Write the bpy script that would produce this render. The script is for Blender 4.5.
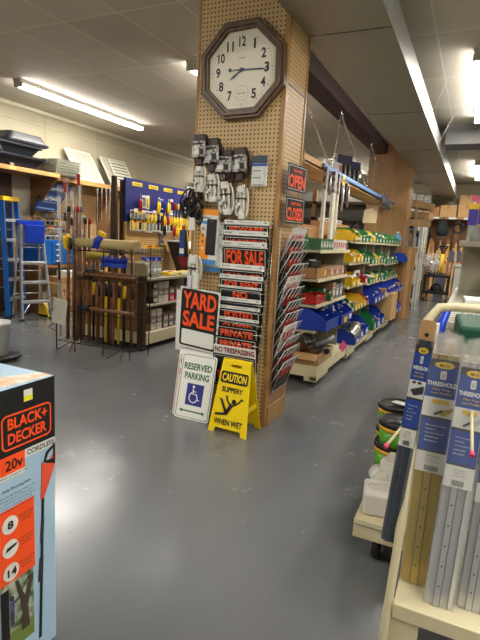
import bpy, math, random
from mathutils import Vector, Matrix, Euler
random.seed(7)
R=math.radians
scene=bpy.context.scene
COL=scene.collection
for o in list(bpy.data.objects): bpy.data.objects.remove(o)

# ------------------------------------------------------------------ camera
FPX=490.0; CAMZ=1.35
_P,_R,_Y=R(9.6),R(3.16),R(25.0)
FW=Vector((-math.sin(_Y)*math.cos(_P),math.cos(_Y)*math.cos(_P),-math.sin(_P)))
_rt=Vector((math.cos(_Y),math.sin(_Y),0)); _up=_rt.cross(FW)
RR=_rt*math.cos(_R)+_up*math.sin(_R); UU=_up*math.cos(_R)-_rt*math.sin(_R)
EYE=Vector((0,0,CAMZ))
cd=bpy.data.cameras.new('camera'); cam=bpy.data.objects.new('camera',cd); COL.objects.link(cam)
cd.sensor_fit='VERTICAL'; cd.sensor_height=36; cd.sensor_width=27; cd.lens=FPX/640*36
cd.clip_start=.02
mw=Matrix((( RR.x,UU.x,-FW.x,EYE.x),(RR.y,UU.y,-FW.y,EYE.y),(RR.z,UU.z,-FW.z,EYE.z),(0,0,0,1)))
cam.matrix_world=mw
scene.camera=cam
def at(px,py,ax,val):
    """the place seen at this spot of the photo, on the plane axis=val of the real room"""
    d=FW+RR*((px-240)/FPX)-UU*((py-320)/FPX)
    return EYE+d*((val-EYE[ax])/d[ax])
# ------------------------------------------------------------------ world, exposure
w=bpy.data.worlds.new('world'); scene.world=w; w.use_nodes=True
w.node_tree.nodes['Background'].inputs[0].default_value=(1,.93,.82,1)
w.node_tree.nodes['Background'].inputs[1].default_value=.07
vs=scene.view_settings
vs.view_transform='Standard'; vs.look='None'; vs.gamma=1; vs.use_curve_mapping=False
vs.exposure=0.33
LAMP_W=38.0
LAMP_COL=(1.0,.95,.87)

# ------------------------------------------------------------------ materials
def lin(c):
    return tuple(((x/255)/12.92 if x/255<=.04045 else (((x/255)+.055)/1.055)**2.4) for x in c)
def mat(name,c,rough=.5,metal=0,var=.12,scale=14,bump=0,alpha=1,coat=0,emit=0,stretch=None,c2=None):
    m=bpy.data.materials.new(name); m.use_nodes=True; nt=m.node_tree; N=nt.nodes; L=nt.links
    b=N['Principled BSDF']; c=lin(c)
    b.inputs['Roughness'].default_value=rough; b.inputs['Metallic'].default_value=metal
    tc=N.new('ShaderNodeTexCoord'); mp=N.new('ShaderNodeMapping'); L.new(tc.outputs['Object'],mp.inputs[0])
    if stretch: mp.inputs['Scale'].default_value=stretch
    nz=N.new('ShaderNodeTexNoise'); nz.inputs['Scale'].default_value=scale; nz.inputs['Detail'].default_value=5
    L.new(mp.outputs[0],nz.inputs['Vector'])
    mx=N.new('ShaderNodeMix'); mx.data_type='RGBA'
    if c2: a_,b_=c,lin(c2)
    else: a_=tuple(x*(1-var) for x in c); b_=tuple(min(1,x*(1+var)) for x in c)
    mx.inputs['A'].default_value=(*a_,1); mx.inputs['B'].default_value=(*b_,1)
    if c2:
        cr=N.new('ShaderNodeValToRGB'); cr.color_ramp.elements[0].position=.38; cr.color_ramp.elements[1].position=.62
        L.new(nz.outputs[0],cr.inputs[0]); L.new(cr.outputs[0],mx.inputs['Factor'])
    else: L.new(nz.outputs[0],mx.inputs['Factor'])
    L.new(mx.outputs['Result'],b.inputs['Base Color'])
    if bump:
        bp=N.new('ShaderNodeBump'); bp.inputs['Strength'].default_value=bump; bp.inputs['Distance'].default_value=.01
        L.new(nz.outputs[0],bp.inputs['Height']); L.new(bp.outputs[0],b.inputs['Normal'])
    if alpha<1: b.inputs['Alpha'].default_value=alpha
    if coat: b.inputs['Coat Weight'].default_value=coat
    if emit:
        b.inputs['Emission Color'].default_value=(*c,1); b.inputs['Emission Strength'].default_value=emit
    return m
_mc={}
def col(r,g,b,rough=.5,metal=0,var=.1):
    k=(r,g,b,rough,metal)
    if k not in _mc: _mc[k]=mat('paint_%d_%d_%d'%(r,g,b),(r,g,b),rough,metal,var)
    return _mc[k]
cream=mat('cream_painted_wood',(214,204,168),.5,var=.07,scale=6)
shelfm=mat('putty_shelf_steel',(176,172,150),.45,var=.06)
panelm=mat('grey_green_panel',(150,148,126),.55,var=.08)
pine=mat('pine',(206,160,96),.55,scale=5,stretch=(1,1,9),c2=(184,136,76))
oak=mat('varnished_trim_wood',(180,136,80),.45,scale=6,stretch=(8,8,1),c2=(158,114,62))
ply=mat('varnished_plywood',(166,126,80),.5,scale=2.2,stretch=(2,2,.5),c2=(148,110,66))
darkwood=mat('dark_stained_wood',(74,48,32),.45,scale=9,stretch=(8,8,1),c2=(52,34,24))
brownwood=mat('brown_shelf_wood',(150,104,58),.55,scale=5,stretch=(1,1,6),c2=(126,84,46))
handlem=mat('ash_handle',(142,98,58),.45,scale=8,stretch=(6,6,1),c2=(92,58,34))
lumber=mat('raw_lumber',(206,172,120),.6,scale=4,stretch=(9,9,1),c2=(184,146,96))
maroon=mat('maroon_paint',(52,24,22),.5,var=.12,scale=3)
cardb=mat('corrugated_cardboard',(168,124,78),.8,var=.1,scale=12)
cardb2=mat('pale_cardboard',(190,152,104),.8,var=.1,scale=12)
steel=mat('galvanised_steel',(168,168,162),.35,.8,var=.12,scale=30)
chrome=mat('chrome_wire',(190,190,185),.25,.9,var=.05)
alu=mat('aluminium',(205,207,210),.3,.6,var=.06,scale=3,stretch=(40,40,.6))
gold=mat('gold_anodised_aluminium',(196,168,72),.28,.6,var=.1,scale=3,stretch=(40,40,.6))
graymet=mat('grey_vinyl_metal',(84,92,104),.4,.3,var=.1,scale=3,stretch=(40,40,.6))
black=mat('black_plastic',(22,22,24),.45,var=.2)
blackm=mat('black_wire',(34,30,28),.4,.4,var=.1)
rubber=mat('rubber',(30,30,32),.7,var=.1)
white=mat('white_plastic',(226,226,220),.4,var=.03)
paper=mat('paper',(222,218,206),.7,var=.05)
whitewire=mat('white_coated_wire',(205,203,198),.4,var=.03)
clear=mat('clear_plastic_film',(235,238,240),.08,alpha=.1,var=.05)
crink=mat('crinkled_clear_plastic',(215,210,200),.15,alpha=.3,bump=1,scale=45,var=.25)
orange=mat('signal_orange_print',(252,84,24),.5,var=.02)
signblk=mat('black_sign_plastic',(17,17,19),.6,var=.1)
signyel=mat('yellow_sign_plastic',(246,214,10),.35,var=.03)
signgrn=mat('green_print',(24,104,64),.5,var=.03)
signblue=mat('blue_print',(44,52,140),.5,var=.03)
binblue=mat('blue_bin_plastic',(24,62,176),.35,var=.08)
bingreen=mat('green_bin_plastic',(20,122,66),.35,var=.08)
binyel=mat('yellow_bin_plastic',(238,196,20),.35,var=.06)
binred=mat('red_bin_plastic',(176,28,36),.35,var=.08)
fibre=mat('blue_fibreglass',(22,98,182),.4,var=.06)

# pegboard: tan hardboard with a grid of round holes
def pegmat(name,c,axis,pitch=.0285):
    m=bpy.data.materials.new(name); m.use_nodes=True; N=m.node_tree.nodes; L=m.node_tree.links
    b=N['Principled BSDF']; b.inputs['Roughness'].default_value=.55
    tc=N.new('ShaderNodeTexCoord'); sp=N.new('ShaderNodeSeparateXYZ'); L.new(tc.outputs['Object'],sp.inputs[0])
    def fr(sock):
        a=N.new('ShaderNodeMath'); a.operation='DIVIDE'; L.new(sock,a.inputs[0]); a.inputs[1].default_value=pitch
        f=N.new('ShaderNodeMath'); f.operation='FRACT'; L.new(a.outputs[0],f.inputs[0])
        s=N.new('ShaderNodeMath'); s.operation='SUBTRACT'; L.new(f.outputs[0],s.inputs[0]); s.inputs[1].default_value=.5
        p=N.new('ShaderNodeMath'); p.operation='POWER'; L.new(s.outputs[0],p.inputs[0]); p.inputs[1].default_value=2
        return p.outputs[0]
    ad=N.new('ShaderNodeMath'); ad.operation='ADD'; L.new(fr(sp.outputs[axis]),ad.inputs[0]); L.new(fr(sp.outputs[2]),ad.inputs[1])
    lt=N.new('ShaderNodeMath'); lt.operation='LESS_THAN'; L.new(ad.outputs[0],lt.inputs[0]); lt.inputs[1].default_value=.045
    nz=N.new('ShaderNodeTexNoise'); nz.inputs['Scale'].default_value=3; L.new(tc.outputs['Object'],nz.inputs['Vector'])
    c=lin(c)
    m1=N.new('ShaderNodeMix'); m1.data_type='RGBA'; m1.inputs['A'].default_value=(*[x*.85 for x in c],1); m1.inputs['B'].default_value=(*[min(1,x*1.15) for x in c],1)
    L.new(nz.outputs[0],m1.inputs['Factor'])
    m2=N.new('ShaderNodeMix'); m2.data_type='RGBA'; L.new(lt.outputs[0],m2.inputs['Factor']); L.new(m1.outputs['Result'],m2.inputs['A']); m2.inputs['B'].default_value=(.03,.02,.012,1)
    L.new(m2.outputs['Result'],b.inputs['Base Color'])
    return m
pegX=pegmat('pegboard_front',(206,174,124),0)
pegY=pegmat('pegboard_side',(204,170,118),1)

# ceiling tiles with grid
def brickmat(name,c,line,bw,bh,mortar,off=(0,0,0),rough=.8,bump=.1):
    m=bpy.data.materials.new(name); m.use_nodes=True; N=m.node_tree.nodes; L=m.node_tree.links
    b=N['Principled BSDF']; b.inputs['Roughness'].default_value=rough
    tc=N.new('ShaderNodeTexCoord'); mp=N.new('ShaderNodeMapping'); mp.inputs['Location'].default_value=off; L.new(tc.outputs['Object'],mp.inputs[0])
    br=N.new('ShaderNodeTexBrick'); br.offset=0; br.inputs['Scale'].default_value=1
    br.inputs['Brick Width'].default_value=bw; br.inputs['Row Height'].default_value=bh; br.inputs['Mortar Size'].default_value=mortar
    c=lin(c); br.inputs['Color1'].default_value=(*[x*.9 for x in c],1); br.inputs['Color2'].default_value=(*[min(1,x*1.06) for x in c],1); br.inputs['Mortar'].default_value=(*lin(line),1)
    L.new(mp.outputs[0],br.inputs['Vector'])
    nz=N.new('ShaderNodeTexNoise'); nz.inputs['Scale'].default_value=1.1; nz.inputs['Detail'].default_value=6; L.new(tc.outputs['Object'],nz.inputs['Vector'])
    mx=N.new('ShaderNodeMix'); mx.data_type='RGBA'; mx.blend_type='MULTIPLY'; mx.inputs['Factor'].default_value=.35
    L.new(br.outputs['Color'],mx.inputs['A']); L.new(nz.outputs['Color'],mx.inputs['B'])
    h=N.new('ShaderNodeRGBToBW'); 
    L.new(nz.outputs[0],h.inputs[0]); mx.inputs['B'].default_value=(1,1,1,1)
    L.new(h.outputs[0],mx.inputs['B'])
    L.new(mx.outputs['Result'],b.inputs['Base Color'])
    return m
tilem=brickmat('ceiling_tiles',(214,206,188),(236,228,208),.607,1.2,.009,off=(4.77+.607*20,-1.2*2.97+1.2*20,0))
wallm=brickmat('painted_wall_panels',(196,186,158),(168,156,128),50,1.22,.006,rough=.7)

# floor
def floormat():
    m=bpy.data.materials.new('grey_epoxy_floor'); m.use_nodes=True; N=m.node_tree.nodes; L=m.node_tree.links
    b=N['Principled BSDF']
    tc=N.new('ShaderNodeTexCoord')
    nz=N.new('ShaderNodeTexNoise'); nz.inputs['Scale'].default_value=1.4; nz.inputs['Detail'].default_value=8; L.new(tc.outputs['Object'],nz.inputs['Vector'])
    mx=N.new('ShaderNodeMix'); mx.data_type='RGBA'; mx.inputs['A'].default_value=(*lin((100,104,108)),1); mx.inputs['B'].default_value=(*lin((120,122,123)),1)
    L.new(nz.outputs[0],mx.inputs['Factor'])
    # dark scuffs and chips in the paint
    n2=N.new('ShaderNodeTexNoise'); n2.inputs['Scale'].default_value=9; n2.inputs['Detail'].default_value=9; n2.inputs['Roughness'].default_value=.75; L.new(tc.outputs['Object'],n2.inputs['Vector'])
    cr=N.new('ShaderNodeValToRGB'); cr.color_ramp.elements[0].position=.66; cr.color_ramp.elements[1].position=.70; L.new(n2.outputs[0],cr.inputs[0])
    m2=N.new('ShaderNodeMix'); m2.data_type='RGBA'; L.new(cr.outputs[0],m2.inputs['Factor']); L.new(mx.outputs['Result'],m2.inputs['A']); m2.inputs['B'].default_value=(*lin((86,88,90)),1)
    L.new(m2.outputs['Result'],b.inputs['Base Color'])
    mr=N.new('ShaderNodeMapRange'); mr.inputs['To Min'].default_value=.15; mr.inputs['To Max'].default_value=.3; n4=N.new('ShaderNodeTexNoise'); n4.inputs['Scale'].default_value=3.2; n4.inputs['Detail'].default_value=9; n4.inputs['Roughness'].default_value=.65; L.new(tc.outputs['Object'],n4.inputs['Vector'])
    mr.inputs['From Min'].default_value=.3; mr.inputs['From Max'].default_value=.7; L.new(n4.outputs[0],mr.inputs['Value']); L.new(mr.outputs[0],b.inputs['Roughness'])
    b.inputs['Specular IOR Level'].default_value=.6
    n3=N.new('ShaderNodeTexNoise'); n3.inputs['Scale'].default_value=4; n3.inputs['Detail'].default_value=5; L.new(tc.outputs['Object'],n3.inputs['Vector'])
    bp=N.new('ShaderNodeBump'); bp.inputs['Strength'].default_value=.16; bp.inputs['Distance'].default_value=.012; L.new(n3.outputs[0],bp.inputs['Height']); L.new(bp.outputs[0],b.inputs['Normal'])
    return m
floorm=floormat()
# ------------------------------------------------------------------ mesh helpers
_tg={}
def textgeo(s,bold):
    k=(s,bold)
    if k in _tg: return _tg[k]
    cu=bpy.data.curves.new('t','FONT'); cu.body=s; cu.size=1; cu.offset=bold; cu.resolution_u=3
    cu.space_line=.85; cu.align_x='CENTER'
    ob=bpy.data.objects.new('t',cu); COL.objects.link(ob)
    dg=bpy.context.evaluated_depsgraph_get(); dg.update()
    me=bpy.data.meshes.new_from_object(ob.evaluated_get(dg))
    vs_=[v.co.copy() for v in me.vertices]; fs=[tuple(p.vertices) for p in me.polygons]
    bpy.data.objects.remove(ob); bpy.data.curves.remove(cu); bpy.data.meshes.remove(me)
    x0=min(v.x for v in vs_); x1=max(v.x for v in vs_); y0=min(v.y for v in vs_); y1=max(v.y for v in vs_)
    vs_=[((v.x-x0)/(x1-x0),(v.y-y0)/(y1-y0)) for v in vs_]
    _tg[k]=(vs_,fs); return _tg[k]
class MB:
    def __init__(s): s.v=[];s.f=[];s.m=[];s.sm=[];s.mats=[]
    def mi(s,m):
        if m not in s.mats: s.mats.append(m)
        return s.mats.index(m)
    def add(s,vs_,fs,m,smooth=False):
        n=len(s.v); s.v+=[Vector(v) for v in vs_]; k=s.mi(m)
        for f in fs: s.f.append(tuple(i+n for i in f)); s.m.append(k); s.sm.append(smooth)
        return s
    def box(s,c,d,m,rot=None):
        c=Vector(c); hx,hy,hz=d[0]/2,d[1]/2,d[2]/2
        vs_=[Vector((x,y,z)) for x in(-hx,hx) for y in(-hy,hy) for z in(-hz,hz)]
        if rot is not None: vs_=[rot@v for v in vs_]
        return s.add([v+c for v in vs_],[(0,1,3,2),(4,6,7,5),(0,4,5,1),(2,3,7,6),(0,2,6,4),(1,5,7,3)],m)
    def bb(s,x0,x1,y0,y1,z0,z1,m): return s.box(((x0+x1)/2,(y0+y1)/2,(z0+z1)/2),(abs(x1-x0),abs(y1-y0),abs(z1-z0)),m)
    def tube(s,pts,r,m,seg=6,closed=False):
        pts=[Vector(p) for p in pts]; n=len(pts); rs=r if isinstance(r,(list,tuple)) else [r]*n
        vs_=[];fs=[];prev=None
        for i,p in enumerate(pts):
            a=pts[(i-1)%n] if (i>0 or closed) else p; b=pts[(i+1)%n] if (i<n-1 or closed) else p
            t=(b-a).normalized()
            if prev is None:
                u=t.orthogonal().normalized()
            else:
                u=prev-t*prev.dot(t)
                u=u.normalized() if u.length>1e-6 else t.orthogonal().normalized()
            prev=u; w_=t.cross(u)
            for k in range(seg):
                an=2*math.pi*k/seg; vs_.append(p+(u*math.cos(an)+w_*math.sin(an))*rs[i])
        for i in range(n if closed else n-1):
            j=(i+1)%n
            for k in range(seg):
                l=(k+1)%seg; fs.append((i*seg+k,i*seg+l,j*seg+l,j*seg+k))
        s.add(vs_,fs,m,True)
        if not closed:
            o=len(s.v)-len(vs_); k=s.mi(m)
            s.f.append(tuple(o+i for i in range(seg))[::-1]); s.f.append(tuple(o+(n-1)*seg+i for i in range(seg))); s.m+=[k,k]; s.sm+=[False,False]
        return s
    def lathe(s,prof,c,m,seg=20,axis='z',smooth=True):
        c=Vector(c); vs_=[];fs=[]
        for r,z in prof:
            for k in range(seg):
                an=2*math.pi*k/seg; x,y=r*math.cos(an),r*math.sin(an)
                vs_.append(c+(Vector((x,y,z)) if axis=='z' else Vector((x,z,y)) if axis=='y' else Vector((z,x,y))))
        for i in range(len(prof)-1):
            for k in range(seg):
                l=(k+1)%seg; fs.append((i*seg+k,i*seg+l,(i+1)*seg+l,(i+1)*seg+k))
        fs.append(tuple(range(seg))[::-1]); fs.append(tuple((len(prof)-1)*seg+k for k in range(seg)))
        return s.add(vs_,fs,m,smooth)
    def prism(s,poly,o,xd,yd,nd,depth,m):
        o,xd,yd,nd=Vector(o),Vector(xd),Vector(yd),Vector(nd); n=len(poly)
        vs_=[o+xd*a+yd*b for a,b in poly]+[o+xd*a+yd*b+nd*depth for a,b in poly]
        fs=[tuple(range(n))[::-1],tuple(range(n,2*n))]+[(i,(i+1)%n,n+(i+1)%n,n+i) for i in range(n)]
        return s.add(vs_,fs,m)
    def text(s,t,o,xd,yd,w,h,m,bold=.02):
        v,f=textgeo(t,bold); o,xd,yd=Vector(o),Vector(xd),Vector(yd)
        return s.add([o+xd*(a*w)+yd*(b*h) for a,b in v],f,m)
    def disc(s,c,r,n_axis,m,seg=20,th=.001):
        pr=[(r,0),(r,th)]
        return s.lathe(pr,c,m,seg,n_axis,False)
    def frame(s,poly_o,poly_i,o,xd,yd,nd,depth,m):
        o,xd,yd,nd=Vector(o),Vector(xd),Vector(yd),Vector(nd); n=len(poly_o)
        q=lambda p,d:o+xd*p[0]+yd*p[1]+nd*d
        vs_=[q(p,0) for p in poly_o]+[q(p,0) for p in poly_i]+[q(p,depth) for p in poly_o]+[q(p,depth) for p in poly_i]
        fs=[]
        for i in range(n):
            j=(i+1)%n
            fs+=[(i,j,n+j,n+i),(2*n+i,3*n+i,3*n+j,2*n+j),(i,2*n+i,2*n+j,j),(n+i,n+j,3*n+j,3*n+i)]
        return s.add(vs_,fs,m)
    def build(s,name,parent=None,loc=(0,0,0),rot=(0,0,0),bevel=0):
        me=bpy.data.meshes.new(name); me.from_pydata([tuple(v) for v in s.v],[],s.f)
        for m in s.mats: me.materials.append(m)
        me.polygons.foreach_set('material_index',s.m); me.polygons.foreach_set('use_smooth',s.sm)
        me.update()
        o=bpy.data.objects.new(name,me); COL.objects.link(o); o.location=loc; o.rotation_euler=rot
        if parent: o.parent=parent
        if bevel:
            b=o.modifiers.new('bevel','BEVEL'); b.width=bevel; b.segments=2; b.limit_method='ANGLE'
        return o
def rrect(w,h,r,n=4,x=0,y=0):
    p=[]
    for cx,cy,a in((w/2-r,h/2-r,0),(-w/2+r,h/2-r,90),(-w/2+r,-h/2+r,180),(w/2-r,-h/2+r,270)):
        for k in range(n+1):
            t=R(a+90*k/n); p.append((x+cx+r*math.cos(t),y+cy+r*math.sin(t)))
    return p
X_=Vector((1,0,0));Y_=Vector((0,1,0));Z_=Vector((0,0,1));NY=Vector((0,-1,0))
def tag(o,label,cat,group=None,kind=None):
    if label: o['label']=label
    if cat: o['category']=cat
    if group: o['group']=group
    if kind: o['kind']=kind
    return o
def T(name,label,cat,loc=(0,0,0),rz=0,rx=0,ry=0,group=None):
    o=bpy.data.objects.new(name,None); COL.objects.link(o); o.empty_display_size=.05
    o.location=loc; o.rotation_euler=(rx,ry,rz); return tag(o,label,cat,group)
def S(mb,name,**k):
    o=mb.build(name,**k); o['kind']='structure'; return o
def dup(root,loc,rz=None,label=None,group=None,rx=None):
    r=root.copy(); COL.objects.link(r); r.location=loc
    if rz is not None: r.rotation_euler.z=rz
    if rx is not None: r.rotation_euler.x=rx
    if label: r['label']=label
    if group: r['group']=group
    for ch in list(root.children):
        c=ch.copy(); COL.objects.link(c); c.parent=r
        for g in list(ch.children):
            d=g.copy(); COL.objects.link(d); d.parent=c
    return r
ORD=['first','second','third','fourth','fifth','sixth','seventh','eighth','ninth','tenth','eleventh','twelfth','thirteenth','fourteenth','fifteenth','sixteenth']
def carton(name,label,cat,loc,size,m,rz=0,group=None,tape=None,print_=None,flapgap=True):
    """closed box standing on loc (centre of its base), size = x,y,z"""
    t=T(name,label,cat,loc,rz,group=group); a=MB(); w_,d_,h_=size
    a.box((0,0,h_/2),size,m); a.build('carton',t,bevel=min(size)*.02)
    if tape:
        b=MB(); b.box((0,0,h_+.0006),(w_*.16,d_*1.001,.0012),tape); b.box((0,-d_/2-.0006,h_*.85),(w_*.16,.0012,h_*.3),tape); b.build('tape',t)
    if print_:
        b=MB(); print_(b,w_,d_,h_); b.build('printing',t)
    return t

# ------------------------------------------------------------------ structure
CEIL=3.15; XL=-6.5; XR=4.5; YB=15.5; YF=-4.0
a=MB(); a.bb(XL,XR,YF,YB,-.1,0,floorm); S(a,'floor')
a=MB(); a.bb(XL,XR,YF,YB,CEIL,CEIL+.1,tilem); S(a,'ceiling')
a=MB(); a.bb(XL-.1,XL,YF,YB,0,CEIL,wallm); S(a,'wall_left')
a=MB(); a.bb(XR,XR+.1,YF,YB,0,CEIL,wallm); S(a,'wall_right')
a=MB(); a.bb(XL-.1,XR+.1,YB,YB+.1,0,CEIL,wallm); S(a,'wall_back')
a=MB(); a.bb(XL-.1,XR+.1,YF-.1,YF,0,CEIL,wallm); S(a,'wall_front')
a=MB(); a.bb(XL,XL+.03,YF,YB,CEIL-.05,CEIL,mat('cove_trim',(214,206,180),.6)); S(a,'trim_1')
a=MB(); a.bb(XL,XL+.012,YF,YB,2.92,2.935,mat('wall_rail',(206,194,160),.6)); S(a,'trim_2')
# maroon header beam carried by the two pillars
a=MB(); a.bb(-1.9,-1.66,3.56,9.5,2.98,CEIL,maroon); S(a,'trim_3')
# bulkhead across the ceiling on the right
a=MB(); a.bb(-.6,XR,8.1,8.6,2.86,CEIL,mat('bulkhead',(120,118,116),.7)); S(a,'trim_4')

# pillar 1: pegboard on the front and on the aisle side, wood corner strips and foot board
PX0,PX1,PY0,PY1=-1.905,-1.23,3.149,3.555
a=MB(); a.bb(PX0+.012,PX1-.012,PY0+.012,PY1,0,CEIL,ply)
core=S(a,'wall_pillar')
a=MB(); a.bb(PX0+.02,PX1-.03,PY0+.004,PY0+.012,0,CEIL,pegX); a.build('pegboard',core)
a=MB(); a.bb(PX1-.012,PX1-.004,PY0+.03,PY1-.02,.75,CEIL,pegY); a.build('pegboard',core)
a=MB(); a.bb(PX1-.034,PX1,PY0,PY0+.04,0,CEIL,oak); a.bb(PX0,PX0+.022,PY0,PY0+.04,0,CEIL,oak); a.bb(PX1-.02,PX1+.004,PY1-.022,PY1+.004,0,CEIL,oak); a.build('corner_strip',core,bevel=.003)
a=MB(); a.bb(PX1-.012,PX1-.003,PY0+.04,PY1-.02,.14,.75,ply); a.bb(PX1-.012,PX1+.006,PY0+.04,PY1-.02,0,.14,oak); a.bb(PX1-.012,PX1-.001,PY0+.04,PY1-.02,2.35,2.365,darkwood); a.build('side_panel',core,bevel=.002)
# pillar 2 at the far end of the bin shelves: plywood
a=MB(); a.bb(-1.95,-1.2,9.5,9.95,0,CEIL,ply); a.bb(-1.95,-1.195,9.49,9.5,2.38,2.4,oak); a.bb(-1.225,-1.19,9.485,9.52,0,CEIL,oak); S(a,'wall_pillar')

# sheet-metal air duct
ductm=mat('dull_sheet_metal',(150,150,140),.42,.55,var=.16,scale=1.6)
ductl=mat('sheet_metal_side',(150,150,146),.45,.5,var=.08,scale=2)
t=T('air_duct','long boxy sheet-metal air duct hanging below the ceiling along the aisle','duct',(-.955,0,2.75))
a=MB(); a.bb(-.29,.29,-3.9,15.2,0,.2,ductm); a.build('duct_body',t,bevel=.004)
for yy in (1.1,3.52,5.71,7.9,10.1,12.3):
    a=MB(); a.bb(-.297,.297,yy-.012,yy+.012,-.006,.206,ductl); a.build('seam',t)
a=MB(); a.bb(.288,.296,-3.9,15.2,-.008,.2,ductl); a.build('edge_flange',t)
for i,yy in enumerate((3.3,6.1,7.6,8.4,10.4)):
    a=MB(); a.tube([(.3,yy,.01),(.5,yy-.25,.4)],.004,whitewire,5); a.build('hanger_wire',t)

# ------------------------------------------------------------------ fluorescent fixtures
tubem=bpy.data.materials.new('lit_tube'); tubem.use_nodes=True
_b=tubem.node_tree.nodes['Principled BSDF']; _b.inputs['Base Color'].default_value=(1,1,1,1); _b.inputs['Emission Color'].default_value=(1,.97,.92,1); _b.inputs['Emission Strength'].default_value=30
fixm=mat('enamelled_fixture',(196,192,180),.45,var=.05)
def fixture(x,y0,y1,label,power=LAMP_W):
    L_=y1-y0; t=T('fluorescent_light',label,'ceiling light',(x,(y0+y1)/2,CEIL),group='fluorescent fixtures on the ceiling')
    a=MB(); a.prism([(-.07,0),(.07,0),(.05,-.05),(-.05,-.05)],(0,-L_/2,0),X_,Z_,Y_,L_,fixm); a.build('housing',t)
    for s in(-1,1):
        a=MB(); a.tube([(.032*s,-L_/2+.04,-.078),(.032*s,L_/2-.04,-.078)],.017,tubem,10); a.build('tube',t)
        a=MB(); a.box((0,s*(L_/2-.02),-.07),(.13,.03,.06),fixm); a.box((0,s*(L_/2-.32),-.04),(.15,.04,.03),fixm); a.build('lamp_holder',t,bevel=.006)
    ld=bpy.data.lights.new('tube_light','AREA'); ld.shape='RECTANGLE'; ld.size=.1; ld.size_y=L_-.1; ld.energy=power; ld.color=LAMP_COL
    lo=bpy.data.objects.new('tube_light',ld); COL.objects.link(lo); lo.parent=t; lo.location=(0,0,-.1)
    return t
fixture(-5.42,4.65,7.2,'long lit fluorescent light on the ceiling above the ladders',50)
fixture(-2.93,4.72,7.2,'lit fluorescent light whose end peeks out left of the wall clock',42)
fixture(-3.0,10.9,13.3,'far fluorescent light seen through the chains of the hanging shelf',42)
fixture(-.17,5.2,7.75,'fluorescent light at the right edge of the photo, nearer of two',42)
fixture(-.17,11.4,13.9,'fluorescent light at the right edge of the photo, farther of two',42)
for i,(x,y) in enumerate(((-5.42,-1.6),(-2.93,-1.4),(.9,.2),(2.6,4.6),(2.6,11.0),(2.6,-1.6),(-5.42,10.8))):
    fixture(x,y,y+2.5,'fluorescent ceiling light over the part of the shop outside the photo')
# ------------------------------------------------------------------ wall clock
clockdial=mat('clock_dial',(232,226,206),.45,var=.03)
inkm=mat('black_ink',(22,22,24),.5)
navy=mat('dark_blue_hand',(24,34,70),.35,.3)
clockwood=mat('clock_walnut',(104,76,52),.4,scale=9,stretch=(8,8,1),c2=(78,54,36))
t=T('wall_clock','large octagonal wooden wall clock with a white dial on the pegboard pillar','clock',(-1.54,PY0,2.44),ry=R(-2))
def octo(ap): 
    r_=ap/math.cos(R(22.5)); return [(r_*math.cos(R(22.5+45*k)),r_*math.sin(R(22.5+45*k))) for k in range(8)]
a=MB()
for ro,ri,d0,d1 in((.305,.285,0,.045),(.287,.262,0,.06),(.264,.243,0,.05)):
    a.frame(octo(ro),octo(ri),(0,-d0,0),X_,Z_,NY,d1,clockwood)
a.build('frame',t,bevel=.004)
a=MB(); a.prism(octo(.245),(0,0,0),X_,Z_,NY,.03,clockdial); a.build('dial',t)
a=MB()
for n in (12,1,2,3,4,5,7,8,9,10,11):
    an=R(90-30*n); r_=.178; wd=.05 if n>9 else (.014 if n==1 else .034)
    cx,cz=r_*math.cos(an),r_*math.sin(an)
    a.text(str(n),(cx-wd/2,-.0312,cz-.031),X_,Z_,wd,.062,inkm,.03)
for n in range(60):
    an=R(6*n); r0,r1=(.212,.222) if n%5 else (.208,.224); u=Vector((math.cos(an),0,math.sin(an))); v=Vector((-u.z,0,u.x))*.0009*(2 if n%5==0 else 1)
    c_=Vector((0,-.0311,0)); a.add([c_+u*r0-v,c_+u*r1-v,c_+u*r1+v,c_+u*r0+v],[(0,1,2,3)],inkm)
a.text('QUARTZ',(-.022,-.0312,.07),X_,Z_,.044,.01,inkm,.01)
a.build('numerals',t)
a=MB()
for k in range(40):
    a1,a2=2*math.pi*k/40,2*math.pi*(k+1)/40
    for rr_,w_ in ((.047,.0012),(.022,.0008)):
        p=lambda an,r_:(r_*math.cos(an),-.0313,-.145+r_*math.sin(an))
        a.add([p(a1,rr_),p(a2,rr_),p(a2,rr_+w_),p(a1,rr_+w_)],[(0,1,2,3)],inkm)
a.bb(-.03,.034,-.0325,-.0315,-.147,-.144,inkm); a.build('seconds_dial',t)
def hand(name,ang,ln,tail,wd,y):
    u=Vector((math.cos(ang),0,math.sin(ang))); v=Vector((-u.z,0,u.x)); a=MB()
    c_=Vector((0,y,0)); a.prism([(-tail,-wd*.4),(ln*.7,-wd),(ln,0),(ln*.7,wd),(-tail,wd*.4)],c_,u,v,NY,.0015,navy)
    if tail>.03: a.disc(c_-u*tail-Y_*.0016,wd*2.6,'y',navy,12,.0015)
    a.build(name,t)
hand('hour_hand',R(-148),.105,.02,.007,-.034); hand('minute_hand',R(-4),.2,.085,.0045,-.038)
a=MB(); a.disc((0,-.042,0),.012,'y',navy,16,.006); a.build('hub',t)

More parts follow.
